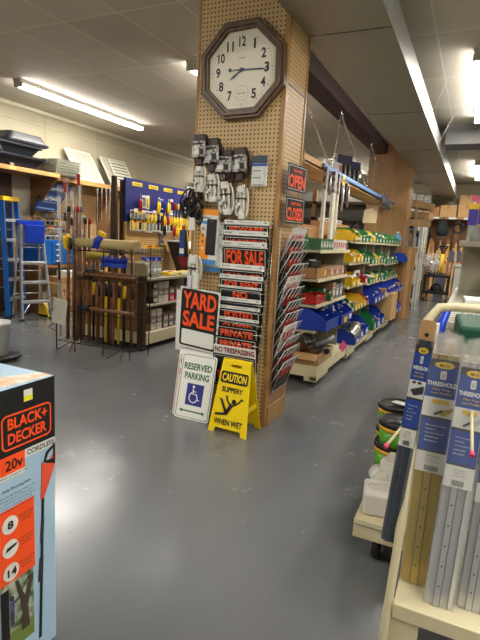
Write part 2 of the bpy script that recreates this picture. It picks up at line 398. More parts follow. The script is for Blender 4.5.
# ------------------------------------------------------------------ packs on pegs at the front of the pillar
crm=mat('white_cord',(226,224,214),.4,var=.06)
brc=mat('brown_cord',(58,42,36),.45,var=.1)
cardw=mat('printed_card_white',(224,222,216),.45,c2=(70,66,66),scale=34)
def peg(par,L_=.09,z=0,x=0):
    a=MB(); a.tube([(x,.0,z),(x,-L_,z),(x,-L_-.012,z+.014)],.0025,chrome,6); return a.build('peg_hook',par)
signwhite0=col(225,225,220)
def bundle(mb,w_,h_,m,y,turns=5,r=.0042,ph=0):
    for k in range(turns):
        ww=w_/2*(.2+.085*k); pts=[]
        for i in range(20):
            an=2*math.pi*i/20; pts.append((ww*math.cos(an)*(1-.35*abs(math.sin(an))**3)+ (k-2)*.002,y-.006*k-.004*math.sin(3*an+ph),h_/2*math.sin(an)*(1-.03*k)))
        mb.tube(pts,r,m,5,closed=True)
def strands(mb,w_,h_,m,y,n,r,sd):
    rnd=random.Random(sd)
    for k in range(n):
        cx=w_*(-.36+.72*k/(n-1)); hh=h_/2*rnd.uniform(.82,1.0); ww=w_*rnd.uniform(.1,.17); oz=rnd.uniform(-.04,.04)*h_
        mb.tube([(cx+ww*math.cos(q*math.pi/7)+.004*math.sin(q+k),y-.012*(k%3)-.003*math.sin(q),oz+hh*math.sin(q*math.pi/7)) for q in range(14)],r,m,5,closed=True)
def cordpack(label,px0,py0,px1,py1,dark,ydep,k):
    c0=at((px0+px1)/2,(py0+py1)/2,1,PY0-ydep); w_=(px1-px0)*.0065*1.15; h_=(py1-py0)*.0066
    t=T('extension_lead_pack',label,'extension cord',(c0.x,PY0-ydep,c0.z),ry=R(random.uniform(-6,6)),group='packaged extension cords on the pillar pegs')
    a=MB(); strands(a,w_*(1.1 if dark else 1.0),h_*.97,brc if dark else crm,-.012,8,.0068,k); a.build('cord',t)
    if dark:
        a=MB(); a.box((0,-.058,h_*.02),(w_*.98,.006,h_*.56),cardw); a.box((0,-.062,h_*.2),(w_*.7,.002,h_*.06),inkm); a.box((w_*.2,-.062,-h_*.08),(w_*.3,.002,h_*.2),inkm); a.box((-w_*.22,-.062,-h_*.1),(w_*.3,.002,h_*.14),signwhite0); a.build('wrap_card',t)
        a=MB(); a.box((0,-.025,h_*.42),(w_*.85,.05,h_*.26),brc); a.build('plug',t,bevel=.008)
        a=MB(); a.box((-w_*.1,-.025,-h_*.42),(w_*.5,.04,h_*.26),brc); a.build('plug',t,bevel=.008)
    else:
        a=MB(); a.box((0,-.024,h_*.1),(w_*.8,.045,h_*.035),inkm); a.build('cable_tie',t); a=MB(); a.box((-w_*.1,-.05,-h_*.12),(w_*.42,.003,h_*.16),cardw); a.build('tag',t)
        a=MB(); a.box((w_*.08,-.045,h_*.36),(w_*.4,.03,h_*.2),white); a.build('plug',t,bevel=.006)
        a=MB(); a.box((w_*.2,-.045,-h_*.42),(w_*.42,.03,h_*.17),white); a.build('plug',t,bevel=.006)
    a=MB(); a.tube([(0,ydep,h_*.5),(0,-.05,h_*.5),(0,-.06,h_*.56)],.0025,chrome,6); a.build('peg_hook',t)
    return t
for k,(q,nm) in enumerate(zip(((196,137,210,165),(207,141,223,171),(219,152,235,180),(235,150,250,180)),('leftmost and highest','second from the left','third from the left','rightmost'))):
    cordpack(f'brown cord pack, {nm} of the upper four on the pillar',*q,True,.02+.03*(3-k),k)
for k,(q,nm) in enumerate(zip(((195,166,207,193),(205,174,221,203),(218,181,235,216),(236,185,249,220)),('leftmost','second from the left','third from the left','rightmost'))):
    cordpack(f'white cord bundle, {nm} of the lower four on the pillar',*q,False,.02+.025*(3-k),k+9)
c0=at(259,171,1,PY0-.04)
t=T('blister_pack','white and blue blister pack hanging right of the cord packs on the pillar','package',(c0.x,PY0-.03,c0.z))
a=MB(); a.box((0,0,0),(.115,.012,.2),white); a.build('card',t,bevel=.004)
a=MB(); a.box((0,-.0065,.075),(.112,.002,.05),col(50,64,80)); a.box((-.0,-.0065,.04),(.112,.002,.016),col(40,80,170)); 
for z in(.0,-.045): a.box((-.01,-.0195,z),(.06,.001,.007),col(120,120,120))
a.build('printing',t)
a=MB(); a.box((-.006,-.013,-.03),(.09,.012,.12),mat('pale_blister',(214,216,214),.2)); a.build('blister',t,bevel=.004)
peg(t,.05,.105)
# black cord bundle, boxed phone case, white power strip on the left
c0=at(195,207,1,PY0-.06)
t=T('extension_lead','black extension cord coiled in a loose bundle on the left edge of the pillar','extension cord',(c0.x,PY0-.05,c0.z))
a=MB(); rnd=random.Random(5)
for k in range(16):
    cx,cz=rnd.uniform(-.05,.03),rnd.uniform(-.03,.05); r1,r2=rnd.uniform(.03,.06),rnd.uniform(.05,.1); th=rnd.uniform(-.7,.7)
    a.tube([(cx+r1*math.cos(q*.55)*math.cos(th)-r2*math.sin(q*.55)*math.sin(th),-.01-.003*k+.006*math.sin(q*1.7+k),cz+r1*math.cos(q*.55)*math.sin(th)+r2*math.sin(q*.55)*math.cos(th)) for q in range(12)],.0065,black,5)
a.build('cord',t)
a=MB(); a.box((.0,-.045,-.12),(.05,.02,.09),white); a.build('plug_block',t,bevel=.006)
a=MB(); a.tube([(-.03,-.03,-.02),(-.05,-.04,-.1),(-.03,-.045,-.22),(-.02,-.04,-.34)],.004,col(226,190,30),6); a.build('yellow_cable',t)
c0=at(209,237,1,PY0-.06)
t=T('power_bank_box','white and orange retail box with a black window and blue foot on the pillar','package',(c0.x,PY0-.05,c0.z),ry=R(2))
BW,BH=.14,.385
a=MB(); a.box((0,0,0),(BW,.035,BH),white); a.build('box',t,bevel=.002)
a=MB(); y=-.0185; ora=col(244,150,30)
a.box((.0,y,BH/2-.02),(BW,.001,.04),ora)
a.prism([(-BW/2,-BH/2),(BW*.05,-BH/2),(BW*.05,-BH*.12),(-BW/2,BH*.13)],(0,y+.0005,0),X_,Z_,NY,.001,ora)
a.box((0,y,-BH/2+.017),(BW,.0012,.034),col(70,140,200)); a.box((-.03,y-.0004,BH*.26),(.07,.001,.02),col(70,150,210))
a.text('POWER BANK',(-.065,y-.001,BH*.3+.012),X_,Z_,.07,.01,inkm)
for i in range(4): a.disc((-.045,y-.001,.055-i*.045),.009,'y',col(90,90,90) if i<3 else white,12,.0008)
a.build('printing',t)
a=MB(); a.box((.022,-.021,.0),(.075,.008,.25),black); a.box((.022,-.0255,.11),(.03,.001,.006),col(90,90,92)); a.build('product_window',t,bevel=.004)
c0=at(211,268,1,PY0-.03)
t=T('power_bank_box','lower retail box with only its blue foot showing under the white and orange box','package',(c0.x+.02,PY0-.022,c0.z+.15))
a=MB(); a.box((0,0,0),(.14,.03,.35),white); a.box((0,-.0155,-.158),(.14,.001,.034),col(60,120,180)); a.build('box',t)
c0=at(195,268,1,PY0-.07)
t=T('power_strip','white power strip and plugs hanging above the yard sale sign','power strip',(c0.x,PY0-.06,c0.z))
a=MB(); strands(a,.11,.2,crm,-.01,8,.007,44); a.build('cord',t)
a=MB(); a.box((.03,-.045,-.09),(.04,.03,.11),white); a.build('plug',t,bevel=.006); a=MB(); a.box((-.018,-.04,-.1),(.04,.03,.09),col(206,200,214)); a.build('plug',t,bevel=.006); a=MB(); a.box((.0,-.04,.06),(.05,.04,.06),white); a.build('plug',t,bevel=.006)
a=MB(); a.box((.0,-.055,.0),(.08,.01,.012),black); a.build('cable_tie',t)
c0=at(182,243,1,3.25)
t=T('blue_book','dark blue boxed item hanging left of the pillar behind the black cord','box',(c0.x,3.28,c0.z))
a=MB(); a.box((0,0,0),(.05,.06,.2),col(34,54,130)); a.build('box',t,bevel=.003)
a=MB(); a.box((0,-.031,-.06),(.04,.001,.04),white); a.build('label_patch',t); a=MB(); a.tube([(0,0,.1),(0,0,.125),(-1.905-c0.x,0,.125)],.003,chrome,6); a.build('peg_hook',t)

# ------------------------------------------------------------------ signs
signwhite=mat('white_sign_plastic',(240,240,234),.35,var=.02)
def rboard(w_,h_,r_,m,th=.003,name='panel',par=None,zc=None):
    a=MB(); a.prism(rrect(w_,h_,r_,4,0,h_/2),(0,0,0),X_,Z_,NY,th,m); return a.build(name,par)
def ring(mb,w_,h_,r_,lw,m,y,zc):
    mb.frame([(x,z+zc) for x,z in rrect(w_,h_,r_,4)],[(x,z+zc) for x,z in rrect(w_-2*lw,h_-2*lw,max(.001,r_-lw),4)],(0,y,0),X_,Z_,NY,.0006,m)
def msign(label,loc,w_,h_,lines,bg=signblk,fg=orange,band=0,bandtxt='',rz=0,rx=0,border=signwhite,group='signs in the wire rack on the front of the pillar',inset=.012,cat='sign',name='plastic_sign'):
    t=T(name,label,cat,loc,rz=rz,rx=rx,group=group)
    rboard(w_,h_,.006,bg,.002,'panel',t)
    a=MB()
    if border: ring(a,w_-2*inset,h_-inset*2-band,.006,.003,border,-.0021,(h_-band)/2)
    if band: a.bb(-w_/2,w_/2,-.0028,-.002,h_-band,h_,signwhite)
    if bandtxt:
        a.text(bandtxt,(-w_/2+.01,-.0034,h_-band*.62),X_,Z_,.06,band*.34,inkm); a.text('840',(w_/2-.035,-.0034,h_-band*.65),X_,Z_,.018,band*.4,inkm)
        a.bb(-w_*.15,w_*.2,-.0032,-.0029,h_-band*.55,h_-band*.42,col(150,150,150))
    a.build('border_and_header',t)
    a=MB()
    for s,z0,z1,wf in lines: a.text(s,(-w_*wf/2,-.0036,z0),X_,Z_,w_*wf,z1-z0,fg,.035)
    if lines: a.build('lettering',t)
    return t
# wire rack on the front
RXc=-1.432; RW=.335
t=T('sign_rack','wire pocket rack full of signs on the front of the pillar','sign rack',(RXc,PY0,.45))
for s in(-1,1):
    a=MB(); a.tube([(s*(RW/2+.012),-.008,0),(s*(RW/2+.012),-.008,1.03)],.003,chrome,6); a.build('upright_wire',t)
rows=[ # photo row of the top edge, header band, text, what
 (220,.030,'100SFBH',[('BEWARE',.175,.205,.78)],'BEWARE sign in orange on black, topmost in the front rack'),
 (230.5,.036,'SH-100C',[('NO SMOKING',.13,.19,.85)],'black sign with a white header under the BEWARE sign'),
 (241.5,.042,'SH-20 T',[('FOR SALE',.085,.19,.84)],'FOR SALE sign in big orange letters, front rack'),
 (265,.036,'SH-21 HD',[('GARAGE',.13,.185,.8)],'black sign with a white header just below the FOR SALE sign'),
 (276,.03,'80 HHPRS',[('FOR RENT',.15,.203,.78)],'black sign with a yellow-marked header, above the NO sign'),
 (287.5,.016,'SH 18 HT',[('NO',.165,.212,.34),('HUNTING',.08,.14,.8)],'NO HUNTING sign showing an orange NO, middle of the front rack'),
 (299.5,.028,'SH-102',[('NO FISHING',.13,.18,.8)],'black sign under the orange NO, header covered in film'),
 (308,.024,'SH-110',[('POSTED',.155,.212,.66)],'POSTED sign in orange on black, front rack'),
 (320,.022,'SH 103 ES',[('CLOSED',.165,.205,.7)],'CLOSED sign with only its letter tops showing, under POSTED'),
 (329,0,'',[('PRIVATE',.17,.222,.76),('PROPERTY',.09,.14,.8)],'upper of two PRIVATE signs, front rack'),
 (340.5,0,'',[('PRIVATE',.17,.222,.76),('DRIVE',.09,.14,.6)],'lower of two PRIVATE signs, front rack'),
]
rxt=R(9)
for i,(py,band,bt,lines,lab) in enumerate(rows):
    top=at(244,py,1,3.04); h_=.25
    base=(RXc-.0003*(py-220),PY0-.022-.002*(i%2),top.z-h_*math.cos(rxt))
    msign(lab,base,RW,h_,[(s,z0,z1,wf) for s,z0,z1,wf in lines],band=band,bandtxt=bt,rx=rxt)
    a=MB(); zz=top.z-.45-.035; yb=-.1
    a.tube([(-RW/2-.012,-.008,zz-.06),(-RW/2-.012,yb,zz),(RW/2+.012,yb,zz),(RW/2+.012,-.008,zz-.06)],.0024,chrome,5); a.build('pocket_wire',t)
top=at(242,350.5,1,3.04)
msign('NO TRESPASSING sign in dark red on white, near the foot of the rack',(RXc-.04,PY0-.024,top.z-.24),RW,.25,[('NO TRESPASSING',.195,.236,.94),('VIOLATORS WILL BE PROSECUTED',.12,.14,.8)],bg=signwhite,fg=col(130,28,48),border=None,rx=rxt)
top=at(242,359,1,3.04)
msign('black sign reading NO, lowest in the front rack behind the caution stand',(RXc-.042,PY0-.024,top.z-.245),RW,.25,[('NO',.15,.215,.34),('PARKING',.06,.12,.8)],rx=rxt)
# sign hanging at the rack foot and small blue tag
# YARD SALE sign
c0=at(197,346,1,3.09)
yt=msign('YARD SALE sign with big orange letters over a blank white box',(at(196,345,1,3.09).x,3.1,c0.z-.03),.335,.46,[('YARD',.305,.43,.84),('SALE',.165,.285,.8)],bg=signwhite,border=None,group=None,fg=orange)
yt.rotation_euler=(R(4),R(4),0)
a=MB(); a.prism(rrect(.31,.435,.02,4,0,.23),(0,-.002,0),X_,Z_,NY,.0006,signblk); a.prism(rrect(.275,.115,.012,4,0,.085),(0,-.0027,0),X_,Z_,NY,.0006,signwhite); a.build('printed_ground',yt)
a=MB(); a.tube([(-.1,.0,.44),(-.1,.05,.44)],.002,chrome); a.build('peg_hook',yt)
c0=at(190,352,1,3.12)
st=msign('white sign mostly hidden behind the YARD SALE sign',(c0.x+.03,3.125,c0.z),.33,.46,[('ESTATE SALE',.3,.4,.8)],bg=signwhite,fg=col(40,50,140),border=None,group=None); st.rotation_euler=(R(2),R(1),0)
# RESERVED PARKING signs lean on the pillar
def reserved(label,x,y,rz,ry,rx):
    t=T('reserved_parking_sign',label,'sign',(x,y,.0),rz=rz,rx=rx,ry=ry)
    w_,h_=.3,.485
    rboard(w_,h_,.02,signwhite,.003,'panel',t)
    a=MB(); ring(a,w_-.02,h_-.02,.02,.004,signgrn,-.0031,h_/2); a.build('border',t)
    a=MB(); a.text('RESERVED',(-.12,-.0038,.365),X_,Z_,.24,.05,signgrn,.03); a.text('PARKING',(-.105,-.0038,.295),X_,Z_,.21,.05,signgrn,.03)
    a.prism([(-.11,.06),(-.085,.075),(-.085,.065),(.085,.065),(.085,.075),(.11,.06),(.085,.045),(.085,.055),(-.085,.055),(-.085,.045)],(0,-.0033,0),X_,Z_,NY,.0006,signgrn); a.build('lettering',t)
    a=MB(); a.bb(-.07,.075,-.0038,-.0032,.105,.265,signblue); y=-.0045
    a.disc((-.012,y,.243),.011,'y',signwhite,14,.0006)
    a.tube([(-.012,y,.228),(-.012,y,.19),(.02,y,.188),(.035,y,.15),(.05,y,.15)],.005,signwhite,5)
    a.tube([(-.012,y,.208),(.016,y,.208)],.004,signwhite,5)
    a.tube([(-.02,y,.2),(-.038,y,.18),(-.04,y,.155),(-.025,y,.132),(0,y,.126),(.022,y,.138),(.03,y,.155)],.005,signwhite,5)
    a.build('wheelchair_symbol',t)
    return t
reserved('RESERVED PARKING sign with a blue wheelchair square, front one of the leaning pair',-1.75,2.985,R(-2),R(-.5),R(-13))
t=T('no_parking_sign','white sign with a red letter at its corner, behind the RESERVED PARKING sign','sign',(-1.785,3.02,0),rz=0,rx=R(-11),ry=R(-.5))
rboard(.3,.50,.02,signwhite,.003,'panel',t)
a=MB(); ring(a,.285,.45,.02,.004,col(200,40,50),-.0031,.232); a.text('CUSTOMER',(-.13,-.0038,.385),X_,Z_,.26,.045,col(200,40,50),.03); a.text('PARKING',(-.13,-.0038,.31),X_,Z_,.26,.045,col(200,40,50),.03); a.build('lettering',t)
# caution stand
t=T('caution_sign','yellow CAUTION SLIPPERY WHEN WET folding floor stand','floor sign',(-1.395,3.0,0),rz=R(-3))
W0,W1,H0=.305,.22,.5
def aface(mb,sgn):
    # plank with feet and a hand slot
    top=(0,sgn*.015,H0); tl=(sgn*.115-sgn*.015)/H0
    yd=Vector((0,-tl,1)); n=Vector((0,sgn,tl)).normalized()
    hw=lambda z:(W0+(W1-W0)*z/H0)/2
    zs=.455; ze=.475; sx=.04
    o=Vector((0,sgn*.115,0)); 
    P_=lambda x,z:o+X_*x+yd*z
    polys=[[(-hw(0),0),(-hw(0)+.045,0),(-hw(0)+.055,.035),(hw(0)-.055,.035),(hw(0)-.045,0),(hw(0),0),(hw(zs),zs),(-hw(zs),zs)],
           [(-hw(zs),zs),(-sx,zs),(-sx,ze),(-hw(ze),ze)],[(sx,zs),(hw(zs),zs),(hw(ze),ze),(sx,ze)],
           [(-hw(ze),ze),(hw(ze),ze),(hw(H0),H0),(-hw(H0),H0)]]
    for p in polys: mb.prism(p,o,X_,yd,-n,.006,signyel)
    return o,yd,n
a=MB(); o1,yd1,n1=aface(a,-1); a.build('front_panel',t)
a=MB(); aface(a,1); a.build('back_panel',t)
a=MB(); a.tube([(-W1/2,0,H0+.002),(W1/2,0,H0+.002)],.01,signyel,8)
for s in(-1,1): a.prism([(-.09,.06),(.09,.06),(.07,.1),(-.07,.1)],(s*.12,0,.1),Y_,Z_,X_,.004,signyel)
a.build('hinge',t)
a=MB(); q=o1+n1*.0015
def onf(x,z): return q+X_*x+yd1*(z*.93)
a.prism([(x,z+.385) for x,z in rrect(.215,.08,.015)],q,X_,yd1,n1,.001,signblk)
q2=q+n1*.002; a.text('CAUTION',q2+X_*-.095+yd1*.358,X_,yd1,.19,.055,signyel,.035)
a.text('SLIPPERY',q2+X_*-.085+yd1*.285,X_,yd1,.165,.036,inkm,.03)
a.text('WHEN WET',q2+X_*-.115+yd1*.06,X_,yd1,.225,.04,inkm,.03)
a.build('lettering',t)
a=MB(); 
def lim(pts,r): a.tube([onf(x,z)+n1*.0006 for x,z in pts],r,inkm,6)
a.prism([(.022+.017*math.cos(i*.5236),.228+.017*math.sin(i*.5236)) for i in range(12)],q,X_,yd1,n1,.002,inkm)
lim([(.01,.225),(-.03,.15)],.014); lim([(.0,.21),(-.035,.255),(-.03,.275)],.006); lim([(.02,.215),(.06,.245),(.078,.272),(.09,.265)],.006)
lim([(-.03,.155),(-.075,.245)],.009); lim([(-.025,.15),(-.075,.14),(-.11,.135)],.009); lim([(-.075,.245),(-.088,.25)],.006)
lim([(-.03,.255),(-.045,.28)],.005)
a.build('falling_figure',t)

# ------------------------------------------------------------------ signs on the aisle side of the pillar
for lab,txt,py0,py1,pxa,pxb in (('OPEN sign in orange on black sticking off the aisle side of the pillar','OPEN',163,194,288,303),('CLOSED sign hanging under the OPEN sign on the aisle side of the pillar','CLOSED',196,226,286,301)):
    c0=at((pxa+pxb)/2,py1-1,0,-1.2); c1=at((pxa+pxb)/2,py0+3,0,-1.2); h_=c1.z-c0.z
    o=msign(lab,(-1.2,3.33,c0.z),.3,h_,[(txt,h_*.12,h_*.62,.86),("SORRY WE'RE" if txt=='CLOSED' else "YES WE'RE",h_*.7,h_*.82,.5)],rz=R(84),group=None,bg=signblk)
    o.location.x=-1.165; o.location.y=3.3
    o.location.z=at(pxa+8,py1-2,1,3.3).z
    a=MB(); a.tube([(.0,.04,h_*.97),(0,-.004,h_*.97)],.0025,chrome); a.build('peg_hook',o)
t=T('sign_rack','white wire pocket rack of signs down the aisle side of the pillar','sign rack',(PX1,3.36,.48),rz=R(90))
for s in(-1,1):
    a=MB(); a.tube([(s*.165,-.01,0),(s*.165,-.01,1.02)],.003,whitewire,6); a.build('upright_wire',t)
labs=['NO PARKING','FOR RENT','PRIVATE','NO SMOKING','GARAGE SALE','KEEP OUT','FOR SALE','BEWARE','POSTED','NO HUNTING','HELP WANTED','DANGER','EXIT ONLY']
rtt=R(24)
for i in range(12):
    py=228+i*12; 
    zt=at(293,py,1,3.35).z
    h_=.24; tilt=R(15 if i%3 else 19)
    o=T('plastic_sign',f'red-lettered sign, {ORD[i]} from the top in the rack on the aisle side of the pillar','sign',(PX1+.018,3.36,zt-h_*math.cos(tilt)),rz=R(90),rx=tilt,group='signs in the rack on the aisle side of the pillar')
    rboard(.3,h_,.006,signblk if i%4 else signwhite,.002,'panel',o)
    a=MB(); ring(a,.296,h_-.004,.006,.0035,signwhite,-.0021,h_/2); 
    a.text(labs[i],(-.125,-.0036,h_*.45),X_,Z_,.25,h_*.36,col(208,50,36),.035); a.build('lettering',o)
    a=MB(); zz=zt-.48
    fr=-math.sin(tilt)*h_-.03
    a.tube([(-.165,-.01,zz-.17),(-.165,fr-.012,zz+.005),(.165,fr-.012,zz+.005),(.165,-.01,zz-.17)],.0032,whitewire,5)
    a.tube([(-.165,fr*.6,zz-.06),(.165,fr*.6,zz-.06)],.0025,whitewire,5)
    for xx in(-.08,0,.08): a.tube([(xx,fr-.014,zz+.005),(xx,-.01-.0,zz-.17)],.0025,whitewire,5)
    a.build('pocket_wire',t)
# ================================================================== LEFT WALL
# wall shelving: deep front section with a slanted bracket, shallower run behind it
ZS=2.12
t=T('wall_shelf','deep brown wooden wall shelf above the ladders, holding black tubs','shelf',(XL,4.6,ZS))
a=MB(); a.bb(0,.6,-1.5,1.22,-.02,.02,brownwood); a.bb(.59,.61,-1.5,1.22,-.03,.03,pine); a.build('shelf_board',t,bevel=.002)
a=MB(); a.prism([(0,0),(.58,0),(0,-.62)],(0,1.19,-.02),X_,Z_,Y_,.03,brownwood); a.build('bracket',t)
a=MB(); a.bb(.01,.03,-1.5,.82,-2.1,-.02,darkwood); a.build('back_panel',t)
a=MB(); a.box((.612,.35,-.005),(.004,.12,.035),col(226,190,110)); a.build('price_tag',t)
t=T('wall_shelf','brown wooden wall shelf running on behind the tall pole bundle, holding white vents','shelf',(XL,7.4,ZS))
a=MB(); a.bb(0,.42,-1.58,3.9,-.02,.02,brownwood); a.bb(.41,.43,-1.58,3.9,-.05,.02,pine); a.build('shelf_board',t,bevel=.002)
a=MB(); a.bb(.005,.02,-1.58,3.9,-1.35,-.02,pegY); a.build('pegboard_back',t)
for yy in (-.1,1.3,2.6):
    a=MB(); a.bb(.0,.4,yy-.012,yy+.012,-1.3,-.02,brownwood); a.build('upright',t)
def louver(label,y,x,w_,h_,lean,rz,nslot,ang,body,dark,yaw=90):
    t=T('louvered_vent',label,'vent',(x,y,ZS+.02),rz=R(yaw),rx=lean)
    a=MB(); fr=.03
    a.frame([(-w_/2,0),(w_/2,0),(w_/2,h_),(-w_/2,h_)],[(-w_/2+fr,fr),(w_/2-fr,fr),(w_/2-fr,h_-fr),(-w_/2+fr,h_-fr)],(0,0,0),X_,Z_,NY,.02,body); a.build('frame',t,bevel=.002)
    a=MB(); 
    for i in range(nslot):
        if dark: z=fr+(h_-2*fr)*(i+.5)/nslot; a.box((0,-.01,z),(w_-2*fr,.004,(h_-2*fr)/nslot*.55),body,Matrix.Rotation(R(25),3,'X'))
        else: x_=-w_/2+fr+(w_-2*fr)*(i+.5)/nslot; a.box((x_,-.01,h_/2),((w_-2*fr)/nslot*.5,.004,h_-2*fr),body)
    a.build('slats',t)
    a=MB(); a.bb(-w_/2+fr,w_/2-fr,-.003,-.001,fr,h_-fr,col(70,66,60) if dark else col(96,90,72)); a.build('backing',t)
    return t
wht=mat('vent_enamel',(222,218,198),.4,var=.03)
louver('cream slotted vent cover leaning on the wall shelf right of the grey trays',6.74,-6.1,.62,.62,R(-33),0,12,R(-16),wht,False)
louver('white louvered vent with wide black gaps, front one of the leaning pair',7.72,-6.1,.5,.6,R(-30),0,8,R(-14),wht,True)
louver('white louvered vent half hidden behind its wide-gapped twin',7.55,-6.14,.5,.6,R(-30),0,14,R(-14),wht,False)
for i in range(4):
    t=T('louvered_vent',f'white vent cover lying flat, {["bottom","second from the bottom","second from the top","top"][i]} of the stack on the wall shelf','vent',(-6.26,9.25+.03*i,ZS+.02+.05*i),rz=R(2*i-3))
    a=MB(); a.bb(-.18,.18,-.45,.45,0,.045,wht); a.build('frame',t,bevel=.004)
    a=MB()
    for k in range(12): a.box((.182,-.4+k*.07,.023),(.004,.04,.02),col(120,116,108))
    a.build('slots',t)
a=MB(); a.frame([(-.3,0),(.3,0),(.3,.3),(-.3,.3)],[(-.25,.05),(.25,.05),(.25,.25),(-.25,.25)],(0,0,0),X_,Z_,NY,.05,steel)
t=T('metal_bracket','small grey metal frame standing at the end of the flat vents','frame',(-6.2,10.3,ZS+.02),rz=R(80)); a.build('frame',t)
a=MB(); a.box((0,.0,.02),(.5,.02,.02),steel); a.build('foot',t)
t=T('speaker_box','black box on the wall shelf just left of the pillar','box',(-6.25,10.95,ZS+.02)); a=MB(); a.box((0,0,.25),(.35,.5,.5),black); a.build('body',t,bevel=.02); a=MB(); a.box((.18,0,.25),(.01,.4,.4),rubber); a.build('grille',t)
# black tubs, trays
tubm=mat('black_tub_plastic',(28,30,40),.3,var=.1)
def tub(name,label,cat,x,y,z,sx,sy,h_,m,taper=.78,rz=0,rx=0):
    t=T(name,label,cat,(x,y,z),rz=rz,rx=rx)
    a=MB(); r1=rrect(sx*taper,sy*taper,min(sx,sy)*.18); r2=rrect(sx,sy,min(sx,sy)*.18); r3=rrect(sx*.9,sy*.92,min(sx,sy)*.16); r4=rrect(sx*taper*.9,sy*taper*.9,min(sx,sy)*.14)
    n=len(r1); v=[(x_,y_,0) for x_,y_ in r1]+[(x_,y_,h_) for x_,y_ in r2]+[(x_,y_,h_) for x_,y_ in r3]+[(x_,y_,.02) for x_,y_ in r4]
    f=[tuple(range(n))[::-1],tuple(range(3*n,4*n))]
    for k in range(3):
        f+=[(k*n+i,k*n+(i+1)%n,(k+1)*n+(i+1)%n,(k+1)*n+i) for i in range(n)]
    a.add(v,f,m); a.build('tub',t)
    a=MB(); o=rrect(sx*1.05,sy*1.04,min(sx,sy)*.2); a.frame(o,rrect(sx*.97,sy*.97,min(sx,sy)*.18),(0,0,h_-.02),X_,Y_,Z_,.03,m); a.build('rim',t)
    return t
tub('mortar_tub','black plastic tub, lowest of the nested tubs on the wall shelf','tub',-6.18,5.0,ZS+.02,.55,1.25,.17,tubm)
tub('mortar_tub','black plastic tub with a ribbed side, middle of the tubs on the wall shelf','tub',-6.2,4.95,ZS+.2,.52,1.2,.15,tubm)
tub('mortar_tub','black tub turned over on top of the other tubs','tub',-6.2,5.35,ZS+.53,.4,.75,.13,tubm,rx=R(180))
t=T('folding_stand','thin black folding leg leaning across the black tubs','stand',(-5.93,4.95,ZS+.02),rz=R(0)); a=MB(); a.tube([(0,0,.0),(-.02,-.28,.42)],.012,black); a.build('leg',t); a=MB(); a.tube([(.0,.03,.0),(-.03,-.25,.42)],.008,black); a.box((0,.02,.03),(.03,.06,.04),steel); a.build('brace',t)
t=T('white_bucket','white plastic tub at the left edge of the photo on the wall shelf','tub',(-6.02,4.62,ZS+.02)); a=MB(); a.lathe([(.09,0),(.11,.2),(.115,.21)],(0,0,0),white); a.build('body',t); a=MB(); a.lathe([(.118,0),(.118,.02)],(0,0,.205),white); a.build('lid',t)
tray=mat('grey_clear_tray',(168,168,152),.25,alpha=.8)
for i in range(6):
    t=T('plastic_tray',f'grey translucent tray, {ORD[i]} from the bottom of the nested stack beside the tubs','tray',(-6.2,6.06+.006*i,ZS+.02+.042*i),group='nested grey trays on the wall shelf')
    a=MB(); a.bb(-.22,.22,-.24,.24,0,.03,tray); a.build('body',t,bevel=.006); a=MB(); a.frame(rrect(.5,.54,.04),rrect(.44,.48,.03),(0,0,.03),X_,Y_,Z_,.008,tray); a.build('rim',t)

# blue poster boards and small parts under the shelf
posterm=mat('blue_poster',(26,72,140),.5,c2=(18,48,100),scale=3)
t=T('display_header','blue display header with white script, slanting under the wall shelf','sign',(-6.3,5.66,1.6),rz=R(90))
a=MB(); a.prism([(0,0),(.45,-.0),(.82,.44),(.25,.46)],(0,0,0),X_,Z_,NY,.02,posterm); a.build('panel',t)
a=MB()
for k in range(4):
    a.prism([(.06+.06*k,.03+.1*k),(.42+.08*k,.02+.1*k),(.42+.08*k,.035+.1*k),(.06+.06*k,.05+.1*k)],(0,-.021,0),X_,Z_,NY,.001,col(120,160,200))
a.text('Plumbing',(.25,-.022,.3),X_,Z_,.42,.09,signwhite,.02); a.text('Hardware',(.16,-.022,.16),X_,Z_,.4,.08,signwhite,.02); a.build('lettering',t)
# blister packs of small fittings, one object per pack
packcols=[(214,210,196),(190,186,170),(222,214,180),(200,176,96),(170,170,168),(206,206,206),(150,150,150),(216,196,120)]
def smallpack(label,x,y,z,w_,h_,c,rz,group,th=.02,name='blister_pack',pic=None):
    t=T(name,label,'package',(x,y,z),rz=rz,group=group)
    a=MB(); a.box((0,0,0),(w_,.004,h_),col(*c)); a.box((0,-.003,h_*.4),(w_,.002,h_*.18),pic or random.choice([col(40,60,140),col(200,50,40),col(230,190,40),col(60,60,60)])); a.build('card',t)
    a=MB(); a.box((0,-.002-th/2,-h_*.12),(w_*.7,th,h_*.55),steel if random.random()<.6 else random.choice([gold,black,chrome])); a.build('contents',t,bevel=.003)
    return t
k=0
for r_ in range(4):
    for c_ in range(14):
        z=1.56-.12*r_; y=5.66+.095*c_+(.02*(r_%2))
        if z>1.55 and y<6.0: continue
        smallpack(f'small hardware card, {ORD[c_]} from the left in the {["top","second","third","bottom"][r_]} row under the blue header',XL+.06+.03*random.random(),y,z-.02,.08,.1,random.choice(packcols),R(90),'hardware cards hanging above the blue drawers')
